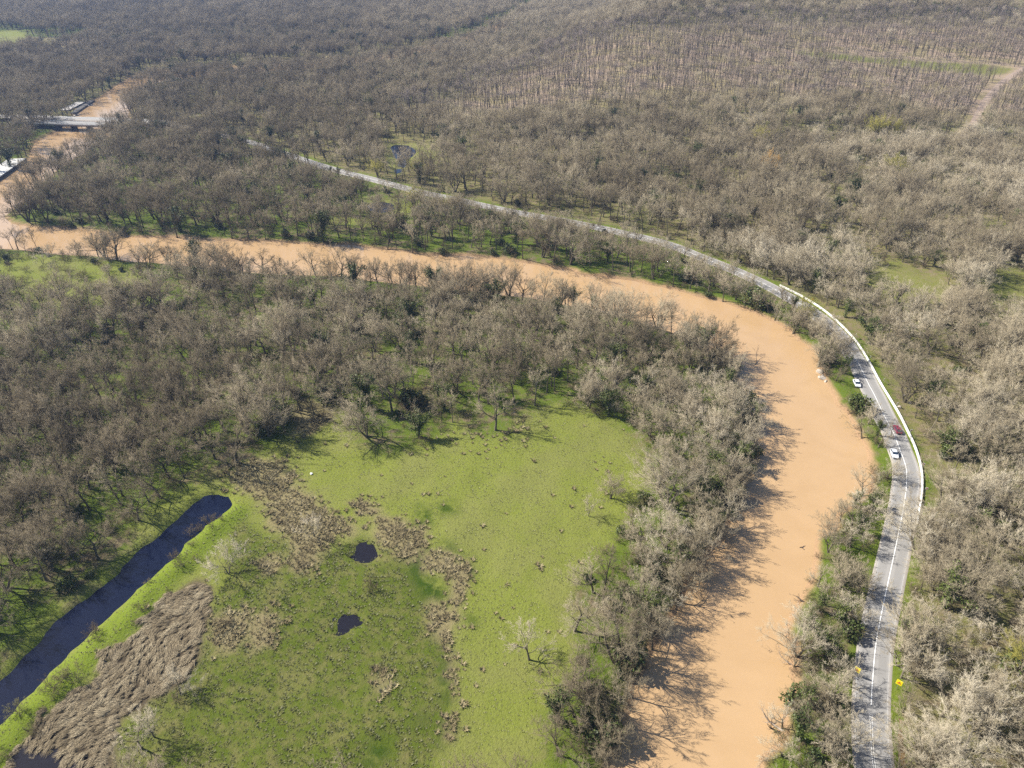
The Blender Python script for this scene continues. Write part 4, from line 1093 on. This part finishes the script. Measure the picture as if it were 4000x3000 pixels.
inm = (sdf(x_, y_, meadow_poly) < 1.5) & (sdf(x_, y_, canal_poly) > .8) & (sdf(x_, y_, reed_poly) > 0)
for P in pool_polys: inm &= (sdf(x_, y_, P) > -.8) | (vnoise(x_, y_, 2, 15) > .52)
lushd = np.full(x_.shape, 40.0)
for P in lush_polys: lushd = np.minimum(lushd, sdf(x_, y_, P))
wob2 = (fbm(x_, y_, 5, 61)-.5)*4
isb = inm & (brn+wob2*.8+r.normal(0, 1.5, len(x_)) < 0)
isg = inm & ~isb & (lushd > .3)
mz = sdf(x_, y_, marsh_poly) < 0
g1 = isg & ~mz & (r.uniform(size=len(x_)) < .62); g2 = isg & mz & (r.uniform(size=len(x_)) < .62)
def put(name, sel, meshes, s0, s1, tone_noise, seed):
    j = np.nonzero(sel)[0]; rr = np.random.default_rng(seed)
    tn = np.clip(rr.uniform(0, 1, len(j))*.6+vnoise(x_[j], y_[j], tone_noise, seed)*.5, 0, 1)
    sc = rr.uniform(s0, s1, len(j))*(.7+.6*vnoise(x_[j], y_[j], 4, seed+2))
    mass(name, np.stack([x_[j], y_[j], ground_z(x_[j], y_[j])-.03], 1), rr.uniform(0, 6.28, len(j)), sc, rr.integers(0, len(meshes), len(j)), tn, meshes)
gm = tuft_meshes('grass_tuft', M['blade'], 3, 12, .30, .9, .07, .9)
mm = tuft_meshes('marsh_tuft', M['marsh_blade'], 3, 12, .34, .9, .07, .9)
bm_ = tuft_meshes('tussock', M['tussock'], 3, 22, .55, 1.0, .07, .8)
put('meadow_grass', g1, gm, .35, .7, 9, 31)
put('marsh_grass', g2, mm, .5, 1.1, 6, 32)
put('dry_tussocks', isb & (r.uniform(size=len(x_)) < .75), bm_, .6, 1.4, 5, 33)
# scattered dark tussocks on the meadow
sc_ = fbm(x_, y_, 20, 71)
upper = (x_ < 0)*(y_ > 155)*.10
put('scattered_tussocks', inm & ~isb & ~mz & (r.uniform(size=len(x_)) < .003+.10*sstep(.5, .75, sc_)*(y_ > 150)*(x_ < 5)+.02*sstep(.55, .75, sc_)), bm_, .7, 1.4, 5, 34)
# flattened reeds, combed in waves
def swath(seed):
    r = np.random.default_rng(seed); V, F = [], []
    for k in range(44):
        o = np.array([r.uniform(-.5, .3), r.normal(0, .32), 0]); L = r.uniform(1.6, 2.8); hgt = r.uniform(.3, .65); b = r.normal(0, .5)
        pts = [o+np.array([0, 0, 0]), o+np.array([L*.3, b*.15, hgt]), o+np.array([L*.7, b*.5, hgt*.75]), o+np.array([L, b, .08])]
        i = len(V); w = .034
        for q, ww in zip(pts, (w, w, w*.8, w*.2)): V += [q+np.array([0, -ww, 0]), q+np.array([0, ww, 0])]
        for a in range(3): F.append((i+2*a, i+2*a+1, i+2*a+3, i+2*a+2))
    return np_mesh('reed_swath', np.array(V), [np.array(F)], [M['reed']])
sw = [swath(s) for s in range(4)]
x_, y_ = jitter(.95, -140, -40, 60, 170, 40); r = np.random.default_rng(41)
rw = sdf(x_, y_, reed_water)
k = (sdf(x_, y_, reed_poly)+(vnoise(x_, y_, 3, 2)-.5)*3 < 0) & (r.uniform(size=len(x_)) < np.where(rw < 0, .28, .80))
x_, y_ = x_[k], y_[k]
ang = math.radians(-128)+(fbm(x_, y_, 9, 43)-.5)*3.2+(vnoise(x_, y_, 2.5, 44)-.5)*1.2
mass('reeds', np.stack([x_, y_, ground_z(x_, y_)], 1), ang, r.uniform(.5, 1.05, len(x_)), r.integers(0, 4, len(x_)), np.clip(vnoise(x_, y_, 1.8, 45)*.7+r.uniform(0, .4, len(x_)), 0, 1), sw)

# ------------------------------------------------------------------ cars
def make_car(name, label, paint, loc, head):
    t = tag(empty(name, loc, head), label, 'car')
    # x is forward
    body = Box().prism([(2.15, .35), (2.18, .62), (2.0, .80), (1.0, .92), (-1.55, .95), (-2.1, .90), (-2.18, .6), (-2.12, .33)], -.86, .86)
    bmesh.ops.bevel(body.bm, geom=list(body.bm.edges), offset=.06, segments=2, affect='EDGES')
    body.build('body', paint, t)
    cab = Box().prism([(1.02, .90), (.25, 1.40), (-1.15, 1.42), (-1.95, .93)], -.80, .80, -.62, .62, 1.0)
    cab.build('cabin', paint, t)
    r = Box().prism([(.22, 1.41), (.1, 1.47), (-1.0, 1.48), (-1.12, 1.43)], -.62, .62); r.build('roof', paint, t)
    def quad(nm, pts):
        b = Box(); n = (Vector(pts[1])-Vector(pts[0])).cross(Vector(pts[2])-Vector(pts[0])).normalized()*.02
        b.hexa([Vector(p)-n for p in pts]+[Vector(p)+n for p in pts]); b.build(nm, M['glass'], t)
    quad('windscreen', [(.98, -.72, .94), (.98, .72, .94), (.30, .60, 1.385), (.30, -.60, 1.385)])
    quad('rear_window', [(-1.86, .70, .97), (-1.86, -.70, .97), (-1.22, -.58, 1.39), (-1.22, .58, 1.39)])
    for s in (1, -1):
        quad('side_window', [(.85, s*.795, .97), (-1.6, s*.795, .97), (-1.1, s*.655, 1.36), (.25, s*.655, 1.36)][::s])
        for xx in (1.35, -1.32):
            w = Box().cyl((xx, s*.66, .32), (xx, s*.88, .32), .32, n=14).build('wheel', M['rubber'], t)
            Box().cyl((xx, s*.881, .32), (xx, s*.895, .32), .19, n=10).build('rim', M['metal'], w)
        Box().box((2.10, s*.62, .70), (.12, .34, .14), bevel=.02).build('headlight', M['lamp'], t)
        Box().box((-2.13, s*.64, .74), (.10, .30, .14), bevel=.02).build('tail_light', M['sign_red'], t)
        Box().box((.75, s*.93, 1.0), (.12, .16, .12), bevel=.02).build('mirror', paint, t)
    return t
def heading(p):
    j = np.argmin((rP[:, 0]-p[0])**2+(rP[:, 1]-p[1])**2); return math.atan2(rT[j][1], rT[j][0])
make_car('white_car', 'white car driving towards the viewer in the lane nearer the river', M['white_car'], (*CARS[0][:2], RZ+.03), heading(CARS[0])+math.pi)
make_car('burgundy_car', 'dark red car driving away in the lane beside the white wall', M['red_car'], (*CARS[1][:2], RZ+.03), heading(CARS[1]))
make_car('white_car', 'white car parked on the grass verge under bare branches, left of the road', M['white_car'], (*CARS[2][:2], float(ground_z(np.array([CARS[2][0]]), np.array([CARS[2][1]]))[0])), heading(CARS[2])+math.pi)

# ------------------------------------------------------------------ signs
def chevron_sign(x, y, label, face, col):
    t = tag(empty('chevron_sign', (x, y, float(ground_z(np.array([x]), np.array([y]))[0])), face), label, 'road sign', 'chevron signs along the white wall')
    Box().cyl((0, 0, -.2), (0, 0, 1.9), .04, n=8).build('post', M['metal'], t)
    Box().box((0, -.06, 1.75), (.8, .04, .8), bevel=.01).build('board', col, t)
    for dx in (-.05,):
        b = Box()
        b.hexa([(dx-.18, -.09, 1.42), (dx+.02, -.09, 1.42), (dx+.30, -.09, 1.75), (dx+.10, -.09, 1.75), (dx-.18, -.075, 1.42), (dx+.02, -.075, 1.42), (dx+.30, -.075, 1.75), (dx+.10, -.075, 1.75)])
        b.hexa([(dx-.18, -.09, 2.08), (dx+.02, -.09, 2.08), (dx+.30, -.09, 1.752), (dx+.10, -.09, 1.752), (dx-.18, -.075, 2.08), (dx+.02, -.075, 2.08), (dx+.30, -.075, 1.752), (dx+.10, -.075, 1.752)])
        b.build('chevron', M['sign_red'], t)
CH = [(127.5, 269.2, 'orange rimmed chevron sign by the far end of the white wall'), 
    (132.2, 254.2, 'second chevron sign behind the white wall, counted from the far end'), 
    (133.6, 239.3, 'third chevron sign behind the white wall, counted from the far end'), 
    (132.5, 223.2, 'fourth chevron sign behind the white wall, on the rocky verge'), 
    (130.9, 207.9, 'fifth chevron sign behind the white wall, on the rocky verge'), 
    (129.1, 193.4, 'chevron sign behind the wall just before the burgundy car'), 
    (126.8, 178.7, 'chevron sign behind the wall beside the burgundy car'), 
    (122.8, 162.3, 'white chevron sign facing the viewer at the outermost point of the bend'), 
    (118.6, 151.6, 'chevron sign just past the outermost point of the bend'), 
    (108.5, 133.8, 'lowest chevron sign, past the near end of the white wall'), ]
for k, (cx, cy, lab) in enumerate(CH):
    chevron_sign(cx, cy, lab, math.radians([10, 40, 60, 60, 50, 30, 15, -5, -20, -10][k]), M['sign_orange'] if k == 0 else M['sign_white'])
def yellow_sign(x, y, label, face):
    t = tag(empty('warning_sign', (x, y, float(ground_z(np.array([x]), np.array([y]))[0])), face), label, 'road sign', 'yellow warning signs at the road')
    Box().cyl((0, 0, -.2), (0, 0, 2.4), .045, n=8).build('post', M['metal'], t)
    Box().box((0, -.07, 2.3), (1.2, .04, 1.5), bevel=.02).build('board', M['sign_yellow'], t)
    b = Box()
    tri = [(-.42, 1.95), (.42, 1.95), (0, 2.68)]; inn = [(-.24, 2.05), (.24, 2.05), (0, 2.48)]
    for a in range(3):
        c = (a+1) % 3
        b.hexa([(tri[a][0], -.11, tri[a][1]), (tri[c][0], -.11, tri[c][1]), (inn[c][0], -.11, inn[c][1]), (inn[a][0], -.11, inn[a][1]),
                (tri[a][0], -.092, tri[a][1]), (tri[c][0], -.092, tri[c][1]), (inn[c][0], -.092, inn[c][1]), (inn[a][0], -.092, inn[a][1])])
    b.build('triangle', M['sign_red'], t)
    Box().box((0, -.10, 2.2), (.10, .02, .22)).build('symbol', M['black'], t)
YS = [(75.1, 93.2, 'bright yellow warning sign on the verge left of the road'), 
    (82.8, 90.1, 'bright yellow warning sign among branches right of the road'), ]
for q, f in zip(YS, (-.85, -.7)): yellow_sign(*q, f)

# ------------------------------------------------------------------ bridge and landing stages at the upper reach
BR = [(-378.8, 560.6), (-297.7, 550.8), ]
a, b = Vector((*BR[0], 0)), Vector((*BR[1], 0)); L = (b-a).length; ang = math.atan2(b.y-a.y, b.x-a.x); mid = (a+b)/2
mid.z = -1.3
br = tag(empty('road_bridge', mid, ang), 'flat concrete road bridge with pale railings across the upper river', 'bridge')
Box().box((0, 0, 4.55), (L, 9.5, .5)).build('deck', M['concrete'], br)
Box().box((0, 0, 3.85), (L, 7.6, .9)).build('girder', M['dark_concrete'], br)
Box().box((0, 0, 4.815), (L, 7.0, .03)).build('roadway', M['asphalt'], br)
for s in (1, -1):
    Box().box((0, s*4.45, 5.0), (L, .25, .4)).build('kerb', M['white_wall'], br)
    rail = Box().box((0, s*4.45, 5.85), (L, .08, .08)).box((0, s*4.45, 5.5), (L, .06, .06))
    rl = rail.build('railing', M['metal'], br)
    for k in range(int(L/4)): Box().box((-L/2+2+k*4, s*4.45, 5.53), (.1, .1, .62)).build('baluster', M['metal'], rl)
for k in range(6):
    xx = -L/2+L*(k+.7)/6.4
    Box().box((xx, 0, 1.0), (.9, 6.5, 5.0)).build('pier', M['dark_concrete'], br)
def stage(name, label, q, w, zt, mat):
    a, b = Vector((*q[0], 0)), Vector((*q[1], 0)); L = (b-a).length; ang = math.atan2(b.y-a.y, b.x-a.x)
    t = tag(empty(name, (a+b)/2, ang), label, 'landing stage')
    Box().box((0, w/2, zt-.12), (L, w, .24)).build('slab', mat, t)
    Box().box((0, -.2, zt-.9), (L, .3, 1.7)).build('edge_beam', M['dark_concrete'], t)
    for k in range(max(2, int(L/8))): Box().cyl((-L/2+1+k*(L-2)/max(1, int(L/8)-1), -.6, -3), (-L/2+1+k*(L-2)/max(1, int(L/8)-1), -.6, zt+.5), .18, n=8).build('mooring_post', M['wood'], t)
stage('quay', 'white concrete quay slab on the left bank below the bridge', [(-315.0, 416.3), (-323.6, 475.8), ], 11, .3, M['white_wall'])
stage('pontoon', 'long dark pontoon moored along the left bank above the bridge', [(-356.3, 604.3), (-363.1, 649.1), ], 4, -.4, M['dark_concrete'])
stage('quay', 'short pale quay slab behind the dark pontoon', [(-364.4, 609.5), (-365.7, 639.5), ], 7, .4, M['concrete'])
def boat(x, y, head, label):
    t = tag(empty('boat', (x, y, W), head), label, 'boat', 'small boats at the landing stage')
    b = Box()
    b.hexa([(-2.4, -.6, -.2), (1.6, -.5, -.2), (1.6, .5, -.2), (-2.4, .6, -.2), (-2.5, -.95, .6), (2.9, -.1, .75), (2.9, .1, .75), (-2.5, .95, .6)])
    h = b.build('hull', M['concrete'], t)
    Box().box((-.2, 0, .85), (1.6, 1.1, .6), bevel=.08).build('cabin', M['glass'], t)
for q in [(-352.8, 598.7, 'white boat at the lower end of the dark pontoon'), 
    (-359.0, 633.3, 'white boat at the upper end of the dark pontoon'), ]: boat(q[0], q[1], 1.0, q[2])

# ------------------------------------------------------------------ fence posts, boulders, driftwood, bird, litter
FP = [(-194.5, 314.8), (-190.4, 313.9), (-188.3, 313.3), (-185.7, 312.4), (-182.2, 311.8), (-179.2, 310.6), (-175.1, 309.5), ]
fc = tag(empty('fence', (*FP[3], 0)), 'row of leaning dark fence posts on the near river bank', 'fence')
for q in FP:
    z = float(ground_z(np.array([q[0]]), np.array([q[1]]))[0]); o = Vector((q[0], q[1], z))-fc.location
    Box().cyl(o+Vector((0, 0, -.3)), o+Vector((random.uniform(-.3, .3), random.uniform(-.2, .2), 2.0)), .14, .11, 7).build('post', M['wood'], fc)
def boulder(x, y, z, s, label, seed):
    bm = bmesh.new(); bmesh.ops.create_icosphere(bm, subdivisions=2, radius=1)
    r = random.Random(seed)
    cuts = [(Vector((r.uniform(-1, 1), r.uniform(-1, 1), r.uniform(-.4, 1))).normalized(), r.uniform(.55, .8)) for _ in range(7)]
    for v in bm.verts:
        for n, d in cuts:
            e = v.co.dot(n)-d
            if e > 0: v.co -= n*e
        v.co = Vector((v.co.x*s[0], v.co.y*s[1], v.co.z*s[2]))
    me = bpy.data.meshes.new('boulder'); bm.to_mesh(me); bm.free(); me.materials.append(M['stone'])
    o = link('boulder', me, None, (x, y, z)); o.rotation_euler.z = r.uniform(0, 6)
    tag(o, label, 'boulder')
BO = [(112.6, 217.4, (1.6, 1.2, 1.5), 'upright pale boulder standing in the water at the bank'), 
    (112.1, 213.3, (1.9, 1.1, 0.9), 'flat pale boulder at the waterline below the upright one'), 
    (112.3, 211.2, (0.8, 0.7, 0.7), 'small pinkish boulder at the end of the flat one'), 
    (114.3, 220.2, (0.9, 0.6, 0.6), 'small pale boulder above the upright one'), 
    (112.7, 215.2, (0.6, 0.5, 0.5), 'tiny boulder between the upright and the flat one'), ]
for k, (bx, by, s, lab) in enumerate(BO): boulder(bx, by, -1.3, s, lab, k)
BO2 = [(130.3, 193.7, (0.7, 0.6, 0.5), 'grey boulder on the slope behind the wall, lower left of two'), 
    (135.2, 196.2, (0.9, 0.6, 0.5), 'grey boulder on the slope behind the wall, right one'), 
    (134.9, 200.5, (0.7, 0.5, 0.45), 'grey boulder on the slope behind the wall, uppermost'), ]
for k, (bx, by, s, lab) in enumerate(BO2): boulder(bx, by, float(ground_z(np.array([bx]), np.array([by]))[0])+.1, s, lab, 20+k)
def driftwood(q0, q1, rad, label, seed, up, mat):
    a, b = Vector((q0[0], q0[1], W+.1)), Vector((q1[0], q1[1], W+.25)); L = (b-a).length
    t = Tree(seed, dict(n=(4, 4, 3), tw=.02, curl=.2, up=up, ratio=.5))
    d = np.array((b-a).normalized()); t.branch(np.zeros(3), d, L, rad, 1)
    m = t.meshes('driftwood', mat, mat)
    o = empty('driftwood', a); tag(o, label, 'driftwood', None)
    link('log', m['trunk'], o); link('branches', m['crown'], o)
DW = [(56.1, 81.4), (51.8, 85.1), (55.2, 81.2), (52.6, 82.4), (72.5, 113.5), (69.1, 114.8), (66.8, 106.1), (63.1, 105.7), (63.0, 96.8), 
    (58.9, 97.7), (117.6, 240.3), (111.5, 239.9), (90.3, 222.5), (94.3, 227.9), ]
for k, (lab, rad, up, mt) in enumerate([('forked driftwood log reaching into the river, with an upright bleached branch', .3, .10, 'palewood'), ('dark branched log beside the bleached driftwood', .28, .0, 'wood'), ('dark broken tree limb hanging over the river edge', .28, .05, 'wood'),
        ('matted brown driftwood clump at the river edge', .35, -.02, 'wood'), ('thin bare fallen branch reaching over the water', .14, .06, 'palewood'), ('dark log lying on the muddy bank of the bend', .25, 0, 'wood'), ('dead branch sticking out of the water at the inner bend', .15, .12, 'wood')]):
    driftwood(DW[2*k], DW[2*k+1], rad, lab, 1200+k, up, M[mt])
bd = [(66.5, 113.8), ][0]
def bird():
    t = tag(empty('bird', (bd[0], bd[1], 18), .35), 'dark bird of prey gliding low over the brown river', 'bird')
    bm = bmesh.new()
    ring = [(-.42, .02, .0), (-.25, .07, .05), (0, .12, .09), (.2, .09, .07), (.34, .05, .04), (.42, .012, .01)]
    prev = None
    for yy, w, h in ring:
        vs = [bm.verts.new((math.cos(k*math.pi/4)*w, yy, math.sin(k*math.pi/4)*max(h, .01))) for k in range(8)]
        if prev:
            for k in range(8): bm.faces.new((prev[k], prev[(k+1) % 8], vs[(k+1) % 8], vs[k]))
        prev = vs
    me = bpy.data.meshes.new('body'); bm.to_mesh(me); bm.free(); me.materials.append(M['feather']); link('body', me, t)
    for s in (1, -1):
        b = Box()
        b.hexa([(s*.08, .22, .02), (s*.42, .28, .16), (s*.42, -.02, .15), (s*.08, -.14, .02), (s*.08, .22, .06), (s*.42, .28, .185), (s*.42, -.02, .175), (s*.08, -.14, .05)])
        b.hexa([(s*.42, .28, .16), (s*.86, .10, .30), (s*.84, -.02, .30), (s*.42, -.02, .15), (s*.42, .28, .185), (s*.86, .10, .315), (s*.84, -.02, .315), (s*.42, -.02, .175)])
        b.build('wing', M['feather'], t)
    Box().hexa([(-.05, -.38, 0), (.05, -.38, 0), (.14, -.68, .0), (-.14, -.68, .0), (-.05, -.38, .02), (.05, -.38, .02), (.14, -.68, .015), (-.14, -.68, .015)]).build('tail', M['feather'], t)
bird()
bg_ = [(-59.6, 160.0), ][0]
bm = bmesh.new(); bmesh.ops.create_icosphere(bm, subdivisions=2, radius=.4)
for v in bm.verts: v.co *= random.uniform(.7, 1.25); v.co.z = v.co.z*.6+.2
me = bpy.data.meshes.new('plastic_bag'); bm.to_mesh(me); bm.free(); me.materials.append(M['bag'])
tag(link('plastic_bag', me, None, (*bg_, float(ground_z(np.array([bg_[0]]), np.array([bg_[1]]))[0]))), 'crumpled white plastic bag lying on the upper left meadow', 'litter')

# ------------------------------------------------------------------ air
hz = bpy.data.materials.new('haze'); hz.use_nodes = True; hz.node_tree.nodes.clear()
pv = hz.node_tree.nodes.new('ShaderNodeVolumePrincipled'); om = hz.node_tree.nodes.new('ShaderNodeOutputMaterial')
pv.inputs['Color'].default_value = (.38, .56, 1.0, 1); pv.inputs['Density'].default_value = .00009; pv.inputs['Anisotropy'].default_value = .2
hz.node_tree.links.new(pv.outputs[0], om.inputs['Volume'])
tag(Box().box((0, 1100, 69), (5200, 3500, 151)).build('haze', hz), kind='stuff')
